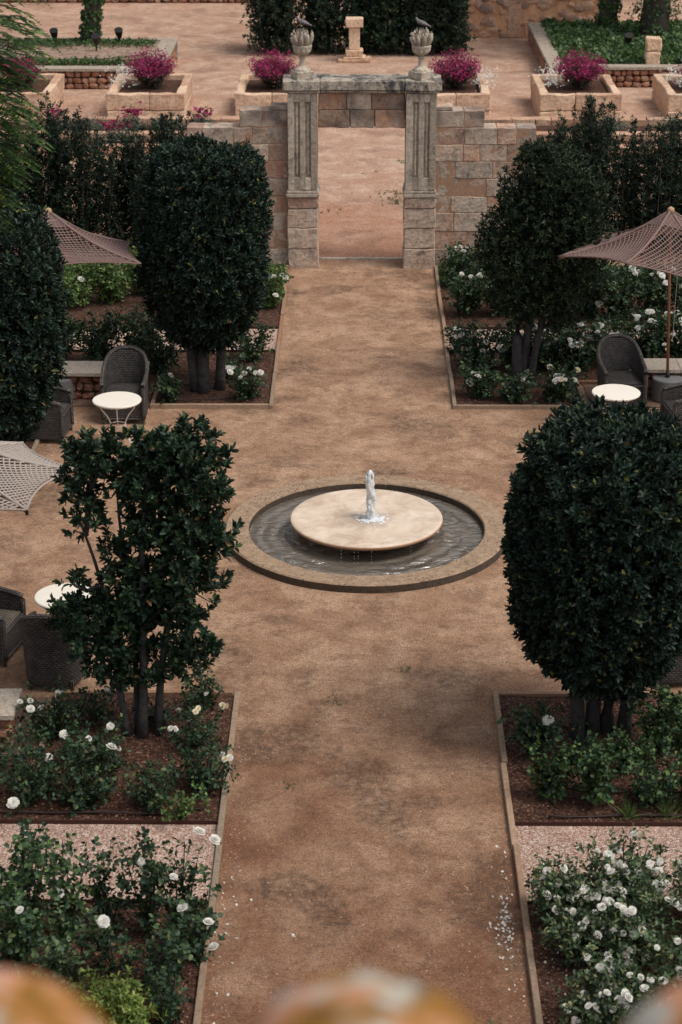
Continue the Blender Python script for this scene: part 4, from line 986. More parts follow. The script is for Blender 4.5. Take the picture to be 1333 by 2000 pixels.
ROSES = [  # tall front row, larger leaves
 (-2.72, 14.1, 1.05, .32, 'tall rose bush over the gravel at the left picture edge', 11, 0), (-2.98, 14.55, 1.0, .34, 'tall rose bush furthest left behind the gravel strip front', 10, 1),
 (-2.43, 14.0, .98, .24, 'tall rose bush with leafy canes, second along the gravel', 8, 0), (-2.08, 14.2, .85, .26, 'thin arching rose bush over the middle of the left gravel', 6, 0),
 (-1.72, 14.1, 1.02, .20, 'slim upright rose bush over the gravel, third from path edging', 7, 0), (-1.46, 14.05, .98, .24, 'slim upright rose bush over the gravel nearest the path edging', 8, 0),
 (-1.30, 13.75, .62, .30, 'rose bush reaching over the path edging with big white blooms', 10, 0), (-2.75, 13.5, .8, .34, 'leafy rose bush in the lower left corner above the roof tiles', 14, 0),
 (-2.30, 13.35, .72, .32, 'rose bush with pale leaves left of the lime shrub', 12, 0), (-1.95, 13.55, .6, .25, 'rose bush with a large white bloom before the gravel strip', 8, 0),
 (-1.55, 13.3, .68, .28, 'rose bush right behind the lime green shrub', 11, 0), (-1.42, 12.9, .5, .25, 'low rose bush by the near end of the left edging', 9, 0), (-3.1, 13.2, .8, .3, 'rose bush at the very bottom left, partly hidden by the roof', 12, 0)]
FIX = {1: [(-2.86, 14.45, 1.08, 1.15), (-2.98, 14.3, .9, .9)], 3: [], 4: [(-1.75, 14.0, .80, .85)], 5: [(-1.29, 14.25, .93, 1.15), (-1.17, 14.3, .82, 1.2)], 6: [(-1.38, 13.6, .62, 1.15), (-1.17, 13.5, .55, 1.0), (-1.12, 13.4, .38, 1.15), (-1.48, 13.9, .72, .8)],
       9: [(-2.0, 13.4, .62, 1.25)], 2: [(-2.42, 13.8, .62, 1.2)], 12: [(-2.9, 12.9, .62, 1.1)], 7: [(-2.62, 13.2, .86, .8)]}
for i, (x, y, h, r, lb, cn, nb) in enumerate(ROSES):
    rs += 1; rose(x, y, h, r * .92, lb, rs, max(4, int(cn * .62)), .027, .055, .040, ('roseleaf_mid', 'roseleaf', 'roseleaf_mid', 'roseleaf', 'roseleaf', 'roseleaf', 'roseleaf', 'roseleaf_mid', 'roseleaf_bush', 'roseleaf', 'roseleaf', 'roseleaf', 'roseleaf_mid')[i], nb, 1.1, 0, low=.10, fixed=FIX.get(i))
rose(-1.86, 12.75, .42, .26, 'small bright lime green evergreen shrub near the roof tiles', 333, 26, .022, .05, .022, 'limeleaf', 0, low=.4, k=7, name='lime_shrub')
ROSES = [
 (1.76, 17.2, .58, .28, 'rose bush with one white bloom %s, in the top path corner' % FR, 18, 1), (1.86, 16.35, .60, .26, 'bright leaved rose bush %s, nearest the path' % FR, 16, 0), (2.28, 16.25, .66, .28, 'bright leaved rose bush %s, second from the path' % FR, 18, 0),
 (2.80, 16.25, .60, .28, 'bright leaved rose bush %s, third from the path' % FR, 18, 0), (2.98, 17.2, .70, .28, 'tall pale leaved rose bush right of the grey stems %s' % FR, 18, 0), (3.30, 17.3, .62, .28, 'pale rose bush in the right top corner %s' % FR, 14, 0),
 (3.25, 16.25, .62, .30, 'rose bush at the right picture edge before the gravel %s' % FR, 16, 0), (2.62, 16.85, .42, .26, 'small rose bush at the foot of the grey stems %s' % FR, 12, 0), (2.16, 17.0, .36, .2, 'low rose bush just left of the grey stems %s' % FR, 8, 0)]
for i, (x, y, h, r, lb, cn, nb) in enumerate(ROSES):
    rs += 1; rose(x, y, h, r * .82, lb, rs, int(cn * .7), .028, .052, .040, 'roseleaf' if i in (0, 8) else 'roseleaf_mid', nb, 1.1, 0, low=.2)
    if i in (1, 2, 3, 4, 5):   # fresh pale shoots on top are foliage of the same bush
        pass
ICE = [(1.82, 14.30, .62, .34, 9), (2.32, 14.45, .72, .36, 12), (3.02, 14.40, .74, .36, 12), (1.89, 13.75, .52, .28, 5), (2.34, 13.75, .70, .36, 14), (3.05, 13.80, .72, .36, 14), (2.09, 13.15, .56, .32, 10), (2.72, 13.10, .66, .36, 14), (3.2, 13.2, .66, .34, 12), (1.89, 12.75, .48, .26, 9), (2.5, 12.55, .55, .32, 10)]
ICL = ['nearest the path at the gravel edge', 'second along the gravel edge', 'at the gravel edge by the right picture edge', 'low one beside the bare soil', 'in the middle of the white rose mass', 'at the right picture edge, middle of the mass', 'lower left in the white rose mass', 'lower middle of the white rose mass', 'lower right beside the blurred roof tile', 'lowest left beside the path edging', 'lowest at the bottom of the picture']
for (x, y, h, r, nb), l in zip(ICE, ICL):
    rs += 1; rose(x, y, h, r, 'white rose bush, front right corner, %s' % l, rs, 24, .026, .050, .028, 'roseleaf_bush', int(nb * 2.4), .78, 0, low=.15, clusters=True)
FAR = [
 (-2.70, 27.6, .34, .2, 'small rose plant right of the wicker chair %s' % BLb, 9, 'roseleaf', 1), (-1.60, 27.75, .50, .22, 'rose plant with small white blooms in the path corner %s' % BLb, 11, 'roseleaf', 6), (-1.62, 29.5, .55, .26, 'rose bush below the clipped tree by the edging %s' % BLb, 12, 'roseleaf', 0),
 (-3.02, 28.9, .70, .30, 'dark rose bush behind the wicker chair %s' % BLb, 16, 'roseleaf', 0), (-4.6, 29.5, .72, .34, 'rose bush behind the bench at the parasol pole %s' % BLb, 16, 'roseleaf', 0), (-3.98, 29.45, .8, .34, 'rose bush behind the middle of the bench %s' % BLb, 18, 'roseleaf', 0), (-3.40, 29.5, .75, .34, 'rose bush behind the right end of the bench %s' % BLb, 18, 'roseleaf', 0), (-1.9, 28.7, .34, .26, 'low rose plant at the foot of the clipped tree %s' % BLb, 8, 'roseleaf', 1),
 (-4.75, 32.4, .8, .4, 'pale green rose bush with blooms under the left parasol', 18, 'roseleaf_pale', 4), (-4.2, 32.7, .85, .4, 'pale green rose bush, middle one behind the left gravel strip', 20, 'roseleaf_pale', 1), (-3.65, 33.2, .8, .38, 'pale green rose bush left of the clipped tree top row', 18, 'roseleaf_pale', 0), (-3.2, 32.4, .8, .36, 'rose bush half hidden by the clipped tree, back row', 16, 'roseleaf_pale', 0), (-1.42, 32.4, .75, .3, 'pale rose bush with white blooms by the left gate pilaster', 16, 'roseleaf_pale', 4), (-4.6, 33.4, .6, .36, 'rearmost pale rose bush on the left lawn edge', 14, 'roseleaf_pale', 1),
 (1.82, 27.8, .50, .28, 'small rose bush with white blooms in the path corner %s' % BRb, 16, 'roseleaf', 5), (2.33, 27.62, .42, .24, 'small round rose bush in front of the tree %s' % BRb, 16, 'roseleaf', 1), (2.93, 27.68, .50, .30, 'rose bush with white and yellow blooms left of the bench alcove' , 18, 'roseleaf', 10),
 (1.85, 29.2, .70, .38, 'rose bush with white blooms behind the path edging %s' % BRb, 22, 'roseleaf', 9), (2.42, 29.2, .68, .36, 'rose bush behind the tree trunks %s' % BRb, 20, 'roseleaf', 7), (2.92, 29.2, .72, .38, 'rose bush with white blooms right of the tree trunks %s' % BRb, 22, 'roseleaf', 12), (3.42, 29.2, .72, .38, 'rose bush with white blooms left of the wicker chair %s' % BRb, 22, 'roseleaf', 12), (3.95, 29.4, .75, .38, 'rose bush with white blooms behind the wicker chair %s' % BRb, 22, 'roseleaf', 12), (4.5, 29.5, .75, .38, 'rose bush with white blooms behind the parasol pole %s' % BRb, 22, 'roseleaf', 11), (5.05, 29.5, .8, .38, 'rose bush with white blooms at the right picture edge %s' % BRb, 20, 'roseleaf', 9),
 (1.60, 30.0, .35, .2, 'small rose plant leaning over the path edging %s' % BRb, 8, 'roseleaf', 2),
 (1.85, 32.0, .85, .38, 'dark rose bush left of the tree, back row %s' % BRb, 20, 'roseleaf', 4), (2.4, 32.0, .8, .38, 'dark rose bush behind the tree, back row %s' % BRb, 18, 'roseleaf', 3), (3.1, 32.0, .8, .4, 'dark rose bush right of the tree, back row %s' % BRb, 18, 'roseleaf', 2), (3.8, 31.8, .95, .4, 'rose bush with large white blooms under the parasol hem %s' % BRb, 20, 'roseleaf', 3), (4.35, 31.8, 1.0, .42, 'tall rose bush with big white blooms left of the parasol pole, back row', 22, 'roseleaf', 6), (4.95, 31.8, 1.0, .42, 'tall rose bush with white bloom cluster right of the parasol pole, back row', 22, 'roseleaf', 7), (5.5, 31.8, .9, .4, 'rose bush at the far right edge, back row', 18, 'roseleaf', 3),
 (1.85, 33.6, .75, .30, 'dark rose bush on the lawn edge beside the right gate pilaster', 16, 'roseleaf', 4)]
for (x, y, h, r, lb, cn, mt, nb) in FAR:
    rs += 1; rose(x, y, h * 1.04, r * 1.08, lb, rs, cn + 2, .034, .062, .042, mt, int(nb * 1.6), 1.05 if y < 31 else 1.2, 0 if 'yellow' not in lb else 3, low=.12, clusters=True)
hedge('conifer_shoot', 'small young conifer against the wall right of the gate', 'shrub', 1.62, 1.92, 34.2, 34.5, .75, 14, 88, M['hedgeleaf'], .06, .02, 6, .1, .05, sil=lambda u: 1 - .5 * abs(u))
# terrace plants on the low walls
TP = [(-5.25, 46.3, .42, .25, 'pink', 'red flowered plant left of the gate in the terrace bed'), (-3.6, 46.3, .40, .22, 'pink', 'red flowered plant nearest the gate in the left terrace bed'), (-7.0, 46.2, .42, .25, 'pink', 'red flowered plant beside the feathery tree foliage'), (-4.5, 46.2, .3, .4, 'silver', 'grey leaved plant in the terrace bed between two red flowered ones'), (-6.2, 46.2, .35, .5, 'silver', 'grey leaved plant in the left terrace bed below a planter'), (-5.4, 44.9, .4, .4, 'pink', 'red flowered plant on the lower left terrace above the hedge'), (5.9, 46.3, .38, .5, 'silver', 'grey leaved plant in the right terrace bed below the planter'), (5.4, 46.3, .3, .14, 'pink', 'tiny red flowers beside the right planter foot'), (7.5, 46.3, .4, .5, 'silver', 'grey leaved plant at the right end of the terrace bed'), (2.9, 46.3, .16, .3, 'silver', 'flat grey plant on the terrace just right of the gate wall')]
for i, (x, y, h, r, kd, lb) in enumerate(TP):
    rt = root('terrace_plant', (x, y, .15), lb, 'plant'); rg = np.random.default_rng(400 + i); n = 260
    P = rg.normal(0, 1, (n, 3)) * [r * .5, .14, h * .35]; P[:, 2] = np.abs(P[:, 2])
    V, F = sprigs(P, rg.normal(0, .5, (n, 3)) + [0, 0, .9], 6, .07, .018, rg, simple=True); quads('foliage', V, None, M['silver'], rt, F=F)
    if kd == 'pink':
        n = 45; P = rg.normal(0, 1, (n, 3)) * [r * .55, .12, .06] + [0, 0, h]; V, F = sprigs(P, rg.normal(0, .3, (n, 3)) + [0, 0, 1], 5, .07, .05, rg, .9, 1.4, .1, simple=True)
        tag(quads('flowers', V, None, M['gaura'], rt, F=F), None, None, None, 'stuff')
# grass tufts and weeds
for (x, y, lb) in ((2.55, 16.0, 'grass tuft beside the right gravel strip below the tree'), (2.9, 16.02, 'grass tuft further right beside the gravel strip')):
    rg = np.random.default_rng(int(x * 100)); n = 90; P = rg.normal(0, .025, (n, 3)); P[:, 2] = 0; A = rg.normal(0, .5, (n, 3)) + [0, 0, 1]
    V, F = sprigs(P, A, 1, .2, .007, rg, .1, .4, 0, simple=True); tag(quads('grass_tuft', V, None, M['roseleaf_pale'], F=F, loc=(x, y, .03)), lb, 'grass')
rg = np.random.default_rng(9); n = 120
cl = [(1.15, 39.8), (1.0, 40.6), (1.2, 43.5), (.8, 39.9), (.2, 42.3), (-.55, 39.0)]; P = np.array([np.append(np.array(cl[rg.choice(6, p=[.3, .25, .2, .15, .05, .05])]) + rg.normal(0, [.18, .14]), .004) for _ in range(n)])
V, F = sprigs(P, rg.normal(0, .5, (n, 3)) + [0, 0, 1], 5, .06, .025, rg, .6, 1.4, .3, simple=True); tag(quads('path_weeds', V, None, M['ivy'], F=F), 'small green weeds on the gravel beyond the gate', 'weeds', None, 'stuff')
P = np.array([np.append(np.array([(.55, 19.0), (-.62, 16.6), (1.1, 12.9), (-.2, 18.3)][rg.integers(4)]) + rg.normal(0, [.05, .05]), .002) for _ in range(50)])
V, F = sprigs(P, rg.normal(0, .5, (50, 3)) + [0, 0, 1], 5, .025, .010, rg, .6, 1.4, .3, simple=True); tag(quads('path_weeds', V, None, M['ivy'], F=F), 'tiny weeds in the sand path before the fountain', 'weeds', None, 'stuff')

# trees with ivy at the top
def ivy_tree(x, y, z, h, r, lean, label, seed, crown=None, wide=.25):
    rt = root('ivy_tree', (x, y, z), label, 'tree'); rg = np.random.default_rng(seed)
    pts = [(lean * t * h + .12 * math.sin(t * 3), 0, h * t) for t in np.linspace(0, 1, 14)]
    m = MB(); m.tube(pts, [r * (1.25 - .5 * i / 13) for i in range(14)], 12); m.build('trunk', M['darkbark'], rt, smooth=True)
    n = 1500; t = rg.uniform(0, 1, n) ** 1.2; a = rg.uniform(0, 6.28, n); ip = np.array(pts)[np.minimum(13, (t * 13).astype(int))]
    rr = r * 1.15 + rg.uniform(0, wide, n) * (1 - .5 * t); P = ip + np.stack([np.cos(a) * rr, np.sin(a) * rr, rg.uniform(-.15, .15, n)], 1)
    V, F = sprigs(P, np.stack([np.cos(a), np.sin(a), rg.uniform(-.5, .5, n)], 1), 4, .075, .06, rg, .7, 1.3, .3, simple=True); quads('ivy', V, None, M['ivy'], rt, F=F)
    n = 2600; d = rg.normal(0, 1, (n, 3)); P = d / np.linalg.norm(d, axis=1, keepdims=True) * rg.uniform(.3, 1, (n, 1)) ** .5 * [2.0, 2.0, 1.3] + [lean * h, 0, h + .9]
    V, F = sprigs(P, d + [0, 0, .5], 7, .14, .05, rg, simple=True); quads('crown', V, None, M['hedgeleaf'], rt, F=F)
ivy_tree(-7.5, 56.4, .45, 5.2, .20, .10, 'leaning ivy clad tree trunk in the left raised bed', 501, wide=.05)
ivy_tree(7.1, 58.2, .45, 5.2, .22, .12, 'ivy clad tree trunk left of the two in the ivy bed', 502, wide=.06)
ivy_tree(8.35, 57.2, .45, 5.2, .34, .02, 'broad ivy covered tree trunk right of the two in the ivy bed', 503, wide=.5)
# overhanging feathery tree on the left
ft = root('feathery_tree', (-6.38, 18.6, 0), 'feathery leaved tree overhanging the upper left corner', 'tree'); rg = np.random.default_rng(610)
m = MB(); m.tube([(0, 0, -.05), (.1, 0, 1.6), (.3, .1, 3.2), (.9, .2, 4.6), (1.8, .3, 5.6)], [.22, .17, .15, .12, .07], 12); m.build('trunk', M['darkbark'], ft, smooth=True)
m = MB(); m.tube([(.3, .1, 3.2), (-.5, .2, 4.6), (-1.0, .2, 6.2)], [.13, .1, .06], 10); m.build('trunk', M['darkbark'], ft, smooth=True)
BX = [(2.55, .2, 5.95, .72, .8, .75, 420), (2.35, .3, 5.40, .66, .7, .6, 330), (2.6, .3, 6.7, .72, .8, .7, 330), (1.6, .2, 6.2, 1.0, 1.0, .9, 80), (.6, 0, 6.3, 1.1, 1.1, 1.0, 70), (-.9, 0, 6.6, 1.3, 1.2, 1.1, 80), (2.25, .2, 4.85, .42, .5, .3, 50)]
Ls = []; pt = []; Pd = []; Ad = []
for (bx, by, bz, rx, ry, rz, n) in BX:
    c = Vector((bx, by, bz))
    for i in range(n):
        d = Vector(rg.normal(0, 1, 3)).normalized(); s = rg.uniform(.3, 1) ** .6; p = c + Vector((d.x * rx, d.y * ry, d.z * rz)) * s
        out = Vector((d.x, d.y, .1)).normalized(); Lf = rg.uniform(.22, .36); pts = [p + out * (Lf * t) + Vector((0, 0, -.55 * Lf * t * t)) for t in (0, .33, .66, 1)]
        pt.append((pts, [.004, .003, .002, .001])); side = out.cross(Vector((0, 0, 1))).normalized()
        for k in range(12):
            t = .12 + .88 * k / 11; q = p + out * (Lf * t) + Vector((0, 0, -.55 * Lf * t * t)); ln = .085 * math.sin(PI * (.15 + .8 * t)) + .015
            for s_ in (-1, 1):
                dd = (side * s_ + out * .45 + Vector((0, 0, -.25 + rg.uniform(-.15, .15)))).normalized(); w_ = out * .014
                Ls.append([q, q + dd * ln * .5 + w_, q + dd * ln, q + dd * ln * .5 - w_])
    pt.append(([Vector((1.3, .25, 5.1)) if bx > 0 else Vector((-.5, .2, 4.6)), c.lerp(Vector((1.4, .2, 5.3)), .4), c], [.05, .035, .02]))
stems_mesh(pt, M['darkbark'], ft, 'branches', 4)
V = np.array(Ls, np.float32).reshape(-1, 3); quads('crown', V, None, M['frond'], ft, F=np.arange(len(V)).reshape(-1, 4))

# ================================================================== FURNITURE
def bench(x0, x1, y0, y1, label, seed, slabs=2, seam=None):
    cx, cy = (x0 + x1) / 2, (y0 + y1) / 2; rt = root('stone_bench', (cx, cy, 0), label, 'bench'); rr = random.Random(seed)
    m = MB(); rubble(x0 - cx + .06, x1 - cx - .06, .0, .39, y0 - cy + .14, 3, rr, m, .09, 2)
    rubble(y0 - cy + .10, y1 - cy - .05, .0, .39, x1 - cx - .12, 3, rr, m, .08, 2, 'y'); rubble(y0 - cy + .10, y1 - cy - .05, .0, .39, x0 - cx + .12, 3, rr, m, .08, 2, 'y')
    m.build('rubble_base', M['rubble'], rt)
    m = MB(); m.box(x0 - cx + .12, x1 - cx - .12, y0 - cy + .12, y1 - cy - .03, -.02, .385); m.build('core', M['rubble_mortar'], rt)
    xs = [x0] + ([seam] if seam else [cx]) + [x1]
    for a, b in zip(xs[:-1], xs[1:]):
        m = MB(); m.box(a - cx + .002, b - cx - .002, y0 - cy, y1 - cy, .392, .45); m.build('seat_slab', M['slab'], rt, bevel=.006, cuts=1, disp=.004)
bench(-5.6, -3.06, 27.62, 28.18, 'stone bench with rubble base behind the far left wicker chairs', 1)
bench(4.02, 6.2, 27.84, 28.37, 'stone bench with rubble base under the right parasol', 2, seam=4.78)
bench(-5.6, -3.33, 17.15, 17.72, 'stone bench with speckled slab at the left edge of the front bed', 3)
bench(3.9, 5.9, 17.15, 17.72, 'stone bench behind the front right tree, out at the right', 4)

def parasol(base, apex, tips, rope, label, ang, sp, seed, loc_pole=None, ridge=.016):
    rt = root('parasol', (base[0], base[1], 0), label, 'parasol'); o = Vector((base[0], base[1], 0)); rr = random.Random(seed)
    m = MB(); m.lathe([(.215, .012), (.222, .03), (.222, .335), (.210, .35), (.001, .352)], 40); m.build('base', M['concrete'], rt, smooth=False)
    A = Vector(apex) - o; m = MB(); m.tube([(0, 0, .33), A * .5 + Vector((0, 0, .17)), A - Vector((0, 0, .05))], .021, 12); m.build('pole', M['pole'], rt, smooth=True)
    m = MB(); m.tube([(0, 0, .345), (0, 0, .43)], [.032, .03], 14); m.build('collar', M['lamp'], rt, smooth=True)
    m = MB(); m.tube([A - Vector((0, 0, .03)), A + Vector((0, 0, .03)), A + Vector((0, 0, .05))], [.06, .045, .012], 12); m.build('cap', M['cap'], rt, smooth=True)
    T = [Vector(t) - o for t in tips]; n = len(T); net = MB(); rp = MB()
    def surf(B, C, r, s):
        h = B.lerp(C, s); h = h + (A - h) * (.085 * 4 * s * (1 - s)); p = A.lerp(h, r)
        p = p - Vector((0, 0, .10 * math.sin(PI * r) + .10 * 4 * s * (1 - s) * r * (1.25 - r))); return p
    for i in range(n):
        B, C = T[i], T[(i + 1) % n]; Rr = ((B + C) / 2 - A).length; W = (C - B).length
        ridge_pts = [surf(B, C, t, 0) + Vector((0, 0, .004)) for t in np.linspace(.02, 1, 14)]; rp.tube(ridge_pts, ridge, 6)
        hem = [surf(B, C, 1, s) for s in np.linspace(0, 1, 14)]; rp.tube(hem, .012, 5)
        m = MB(); m.tube([surf(B, C, t, 0) - Vector((0, 0, .03)) for t in (.03, .35, .7, .99)], .010, 6); m.build('rib', M['pole'], rt)
        for a_ in ang:
            ca, sa = math.cos(a_), math.sin(a_); # strand direction (x: down slope, y: across)
            ext = Rr + W; k = -int(ext / sp)
            while k * sp < ext:
                off = k * sp + rr.uniform(-.004, .004); seg = []
                t = -ext
                while t < ext:
                    x = ca * t - sa * off; y = sa * t + ca * off
                    inside = .02 < x <= Rr and abs(y) <= W * x / (2 * Rr)
                    if inside: seg.append(surf(B, C, x / Rr, y * Rr / (W * x) + .5))
                    elif len(seg) > 1: net.tube(seg, rope_r, 4, False); seg = []
                    else: seg = []
                    t += .055
                if len(seg) > 1: net.tube(seg, rope_r, 4, False)
                k += 1
        for q in np.arange(.03, .30, .022):   # dense crocheted top
            net.tube([surf(B, C, q / Rr, s) for s in np.linspace(0, 1, 5)], rope_r * 1.1, 4, False)
    net.build('net_canopy', rope, rt, smooth=True); rp.build('rope_border', rope, rt, smooth=True)
    for t in T:
        m = MB(); m.tube([t + Vector((0, 0, .0)), t - Vector((0, 0, .05))], .016, 8); m.build('rib_end', M['lamp'], rt)
    m = MB(); m.tube([(.03, -.03, .9), (.045, -.035, A.z * .8)], .004, 4); m.build('cord', M['beige'], rt)
def hexa(c, r, z, a0=0, n=6):
    return [(c[0] + r * math.cos(R(a0 + 360 / n * i)), c[1] + r * math.sin(R(a0 + 360 / n * i)), z) for i in range(n)]
rope_r = .0080
t1 = hexa((-4.4, 27.85), 1.5, 2.2, -30); t1[0] = (-3.02, 27.1, 2.24); t1[1] = (-3.33, 28.6, 2.14); t1[5] = (-4.3, 26.4, 2.38); t1[4] = (-5.6, 27.1, 2.3)
parasol((-4.36, 27.75), (-4.39, 27.85, 2.80), t1, M['tan'], 'mauve crocheted parasol on wooden pole between the two left trees', (0, PI / 2), .058, 1)
t3 = hexa((4.5, 27.75), 1.6, 2.15, 180); t3[0] = (2.91, 27.8, 2.16); t3[1] = (3.68, 26.37, 2.46); t3[2] = (5.25, 26.35, 1.98)
parasol((4.58, 27.78), (4.47, 27.78, 2.85), t3, M['tan'], 'mauve crocheted parasol on wooden pole at the right', (PI / 5, -PI / 5), .062, 2)
rope_r = .0100
t2 = hexa((-4.35, 19.2), 1.45, 2.15, 0); t2[0] = (-2.90, 19.2, 2.22); t2[1] = (-3.66, 20.5, 2.03); t2[5] = (-3.21, 17.95, 2.29)
parasol((-4.35, 19.2), (-4.35, 19.2, 2.72), t2, M['beige'], 'pale beige macrame parasol cut by the left picture edge', (PI / 4, -PI / 4), .058, 3)

# wicker armchair, local: faces -Y
def catmull(P, n):
    out = []
    for i in range(len(P) - 1):
        p0 = P[max(i - 1, 0)]; p1 = P[i]; p2 = P[i + 1]; p3 = P[min(i + 2, len(P) - 1)]
        for k in range(n):
            t = k / n; out.append(tuple(.5 * ((2 * p1[j]) + (-p0[j] + p2[j]) * t + (2 * p0[j] - 5 * p1[j] + 4 * p2[j] - p3[j]) * t * t + (-p0[j] + 3 * p1[j] - 3 * p2[j] + p3[j]) * t ** 3) for j in range(len(p1))))
    out.append(tuple(P[-1])); return out
def make_chair(label):
    rt = root('wicker_armchair', (0, 0, 0), label, 'armchair', 'wicker armchairs around the white tables')
    half = [(-.31, -.34, .58), (-.325, -.18, .61), (-.325, .0, .64), (-.30, .17, .72), (-.215, .30, .84), (-.10, .345, .895), (0, .355, .905)]
    full = half + [(-x, y, z) for x, y, z in half[-2::-1]]
    C = catmull(full, 5); n = len(C); rows = 13
    cum = [0]
    for i in range(1, n): cum.append(cum[-1] + math.hypot(C[i][0] - C[i - 1][0], C[i][1] - C[i - 1][1]))
    def shell(inset, zlo, flip):
        vs = []; uv = []
        for j in range(rows):
            for i, (x, y, z) in enumerate(C):
                v = j / (rows - 1); zz = zlo + (z - zlo) * v
                # outward normal approx from the centre
                nx, ny = x / .33, y / .36; L = math.hypot(nx, ny) or 1; nx /= L; ny /= L
                if y < -.1: nx, ny = (1 if x > 0 else -1), 0
                fl = .0 if zz < .45 else (.16 * (zz - .45) * max(0, (y + .1) / .45))
                bw = -.025 * math.sin(PI * min(1, zz / .45)) if zz < .45 else 0
                taper = -.02 * (1 - min(1, zz / .4))
                q = fl + bw * 0 + taper - inset
                vs.append((x + nx * q, y + ny * q, zz)); uv.append((cum[i], zz))
        fs = []
        for j in range(rows - 1):
            for i in range(n - 1):
                f = (j * n + i, j * n + i + 1, (j + 1) * n + i + 1, (j + 1) * n + i); fs.append(f if flip else f[::-1])
        return vs, fs, uv
    m = MB(); a = shell(0, .07, False); m.add(*a); b = shell(.04, .36, True); m.add(*b); m.build('backrest', M['wicker'], rt, smooth=True)
    # rim along the top edge and down the arm fronts
    top = [a[0][(rows - 1) * n + i] for i in range(n)]; topi = [b[0][(rows - 1) * n + i] for i in range(n)]
    pts = [((p[0] + q[0]) / 2, (p[1] + q[1]) / 2, p[2] + .004) for p, q in zip(top, topi)]
    lft = [(-.29, -.345, z) for z in np.linspace(.09, .54, 8)]; rgt = [(.29, -.345, z) for z in np.linspace(.54, .09, 8)]
    m = MB(); m.tube(lft + pts + rgt, .031, 10); m.build('rim', M['wicker_rim'], rt, smooth=True)
    m = MB(); m.add([(-.28, -.335, .08), (.28, -.335, .08), (.28, -.335, .37), (-.28, -.335, .37)], [(0, 1, 2, 3)], [(0, .08), (.56, .08), (.56, .37), (0, .37)]); m.tube([(-.28, -.34, .08), (.28, -.34, .08)], .014, 8); m.tube([(-.28, -.34, .37), (.28, -.34, .37)], .018, 8); m.build('front_panel', M['wicker'], rt)
    vs = []; uv = []
    for j in range(9):
        for i in range(9):
            x = -.27 + .54 * i / 8; y = -.33 + .62 * j / 8; k = 1 - .18 * max(0, (y - .1) / .2); e = min(i, 8 - i, j, 8 - j); vs.append((x * k, y, .405 + (.02 if e > 0 else 0) + .012 * math.sin(PI * i / 8) * math.sin(PI * j / 8))); uv.append((x, y))
    fs = [(j * 9 + i, j * 9 + i + 1, (j + 1) * 9 + i + 1, (j + 1) * 9 + i) for j in range(8) for i in range(8)]
    m = MB(); m.add(vs, fs, uv); m.add([(-.27, -.331, .37), (.27, -.331, .37), (.27, -.331, .406), (-.27, -.331, .406)], [(0, 1, 2, 3)], [(0, 0), (.54, 0), (.54, .03), (0, .03)]); m.build('seat', M['wicker'], rt, smooth=False)
    for x, y in ((-.28, -.33), (.28, -.33), (-.22, .28), (.22, .28)):
        m = MB(); m.tube([(x, y, 0), (x, y, .12)], [.024, .028], 8); m.build('leg', M['wicker_rim'], rt)
    return rt
def dup(o, label, loc, rz):
    c = o.copy(); COL.objects.link(c); c['label'] = label; c.location = loc; c.rotation_euler = (0, 0, rz)
    for ch in [q for q in COL.objects if q.parent == o]:
        k = ch.copy(); COL.objects.link(k); k.parent = c
    return c
ch = make_chair('grey wicker armchair behind the far left white table, facing the fountain'); ch.location = (-3.30, 27.0, 0)
dup(ch, 'grey wicker armchair turned right, left of the far left white table', (-4.38, 26.18, 0), R(84))
dup(ch, 'grey wicker armchair behind the right white table, beside the parasol base', (3.86, 27.58, .012), R(6))
dup(ch, 'grey wicker armchair turned left at the right picture edge', (4.72, 26.35, 0), R(-82))
c5 = dup(ch, 'grey wicker armchair with pale seat turned right, cut by the left picture edge', (-4.02, 19.42, 0), R(78))
for q in [q for q in COL.objects if q.parent == c5 and q.name.startswith('seat')]:
    q.data = q.data.copy(); q.data.materials[0] = M['wicker_seat']; q['label'] = 'pale woven seat'
dup(ch, 'grey wicker armchair with its back to the camera beside the bench', (-3.16, 18.82, 0), R(176))
dup(ch, 'grey wicker armchair half hidden behind the front right tree', (3.32, 18.95, 0), R(186))

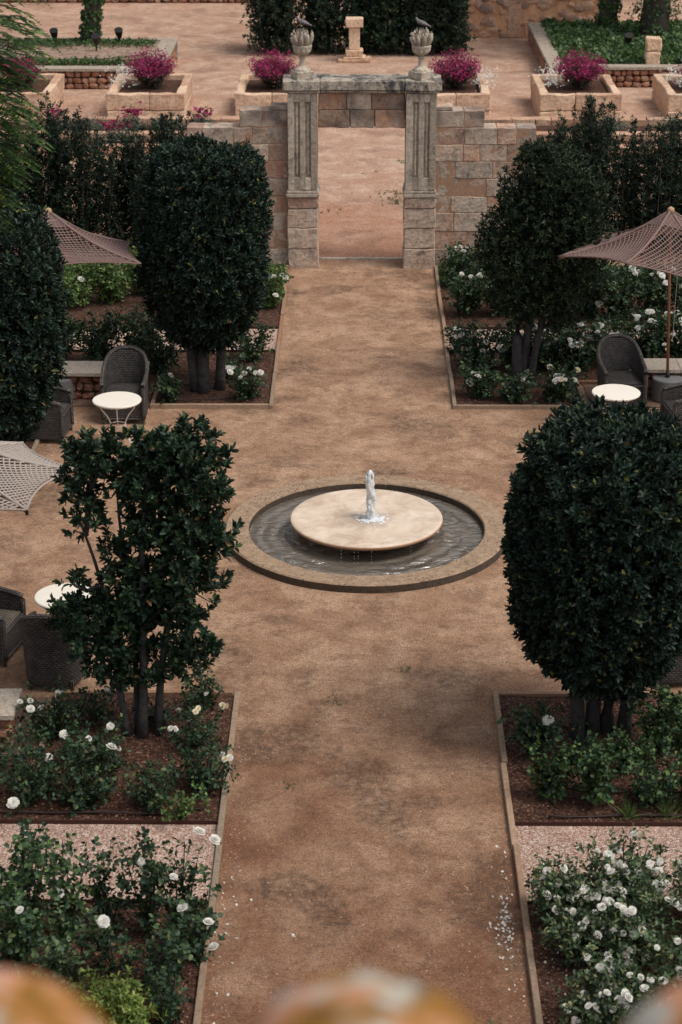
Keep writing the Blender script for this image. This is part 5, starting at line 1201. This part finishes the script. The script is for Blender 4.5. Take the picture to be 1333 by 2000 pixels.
def make_table(label):
    rt = root('bistro_table', (0, 0, 0), label, 'table', 'white round bistro tables')
    m = MB(); m.lathe([(.001, .700), (.30, .700), (.325, .692), (.333, .700), (.335, .715), (.328, .724), (.001, .727)], 56, capb=False, capt=False); m.build('table_top', M['white'], rt, smooth=False)
    for k in range(3):
        a = R(90 + 120 * k + 10)
        prof = catmull([(.27, .70), (.255, .63), (.17, .52), (.115, .40), (.105, .32), (.13, .20), (.20, .10), (.235, .012), (.25, .004)], 4)
        m = MB(); m.tube([(math.cos(a) * r, math.sin(a) * r, z) for r, z in prof], .009, 8); m.build('leg', M['white'], rt, smooth=True)
    m = MB(); m.tube([(.108 * math.cos(t), .108 * math.sin(t), .36) for t in np.linspace(0, 2 * PI, 25)], .008, 6, False); m.build('ring', M['white'], rt, smooth=True)
    return rt
tb = make_table('white round bistro table with curled legs in front of the far left armchair'); tb.location = (-3.26, 25.68, 0)
dup(tb, 'white round bistro table between the right armchairs above the laurel top', (3.60, 26.05, 0), .7)
dup(tb, 'white round bistro table half hidden by the sparse front left tree', (-3.10, 19.34, 0), 1.6)

# ================================================================== ROOF IN THE FOREGROUND
hs_ = root('house', (0, .3, 0), 'house whose lichened clay roof tiles edge the bottom of the picture', 'house')
m = MB(); m.box(-6, 6, -1.0, .65, -.05, 8.25); m.build('wall', M['wallplaster'], hs_)
rf = MB(); rf.add([(-6, 1.05, 8.40), (6, 1.05, 8.40), (6, -1.0, 9.02), (-6, -1.0, 9.02), (-6, 1.05, 8.34), (6, 1.05, 8.34), (6, -1.0, 8.96), (-6, -1.0, 8.96)], [(0, 1, 2, 3), (7, 6, 5, 4), (4, 5, 1, 0), (6, 7, 3, 2), (5, 6, 2, 1), (7, 4, 0, 3)])
roof = rf.build('roof', M['tile'], hs_)
for i in range(-9, 10):
    cx = .01 + .325 * i
    if abs(cx) > 5.8: continue
    m = MB()
    for j in range(3):
        y0 = 1.15 - j * .42; z0 = 8.592 + (1.15 - y0) * .30 + j * .012; y1 = y0 - .46; z1 = z0 + .46 * .30
        n = 22; vs = []; r0, r1 = .112 * (1 + .03 * mnoise.noise(Vector((i, j, 0)))), .095
        for (yy, zz, rr_) in ((y0, z0, r0), (y1, z1, r1)):
            for th in (0, 1):
                q = rr_ - .016 * th
                for k in range(n):
                    a = PI * (-.06 + 1.12 * k / (n - 1)); vs.append((cx + q * math.cos(a), yy, zz + q * math.sin(a)))
        fs = []
        for k in range(n - 1):
            fs += [(k, k + 1, 2 * n + k + 1, 2 * n + k), (n + k + 1, n + k, 3 * n + k, 3 * n + k + 1), (k + 1, k, n + k, n + k + 1)]
        m.add(vs, fs)
    m.build('cover_tile', M['tile'], roof, smooth=False)
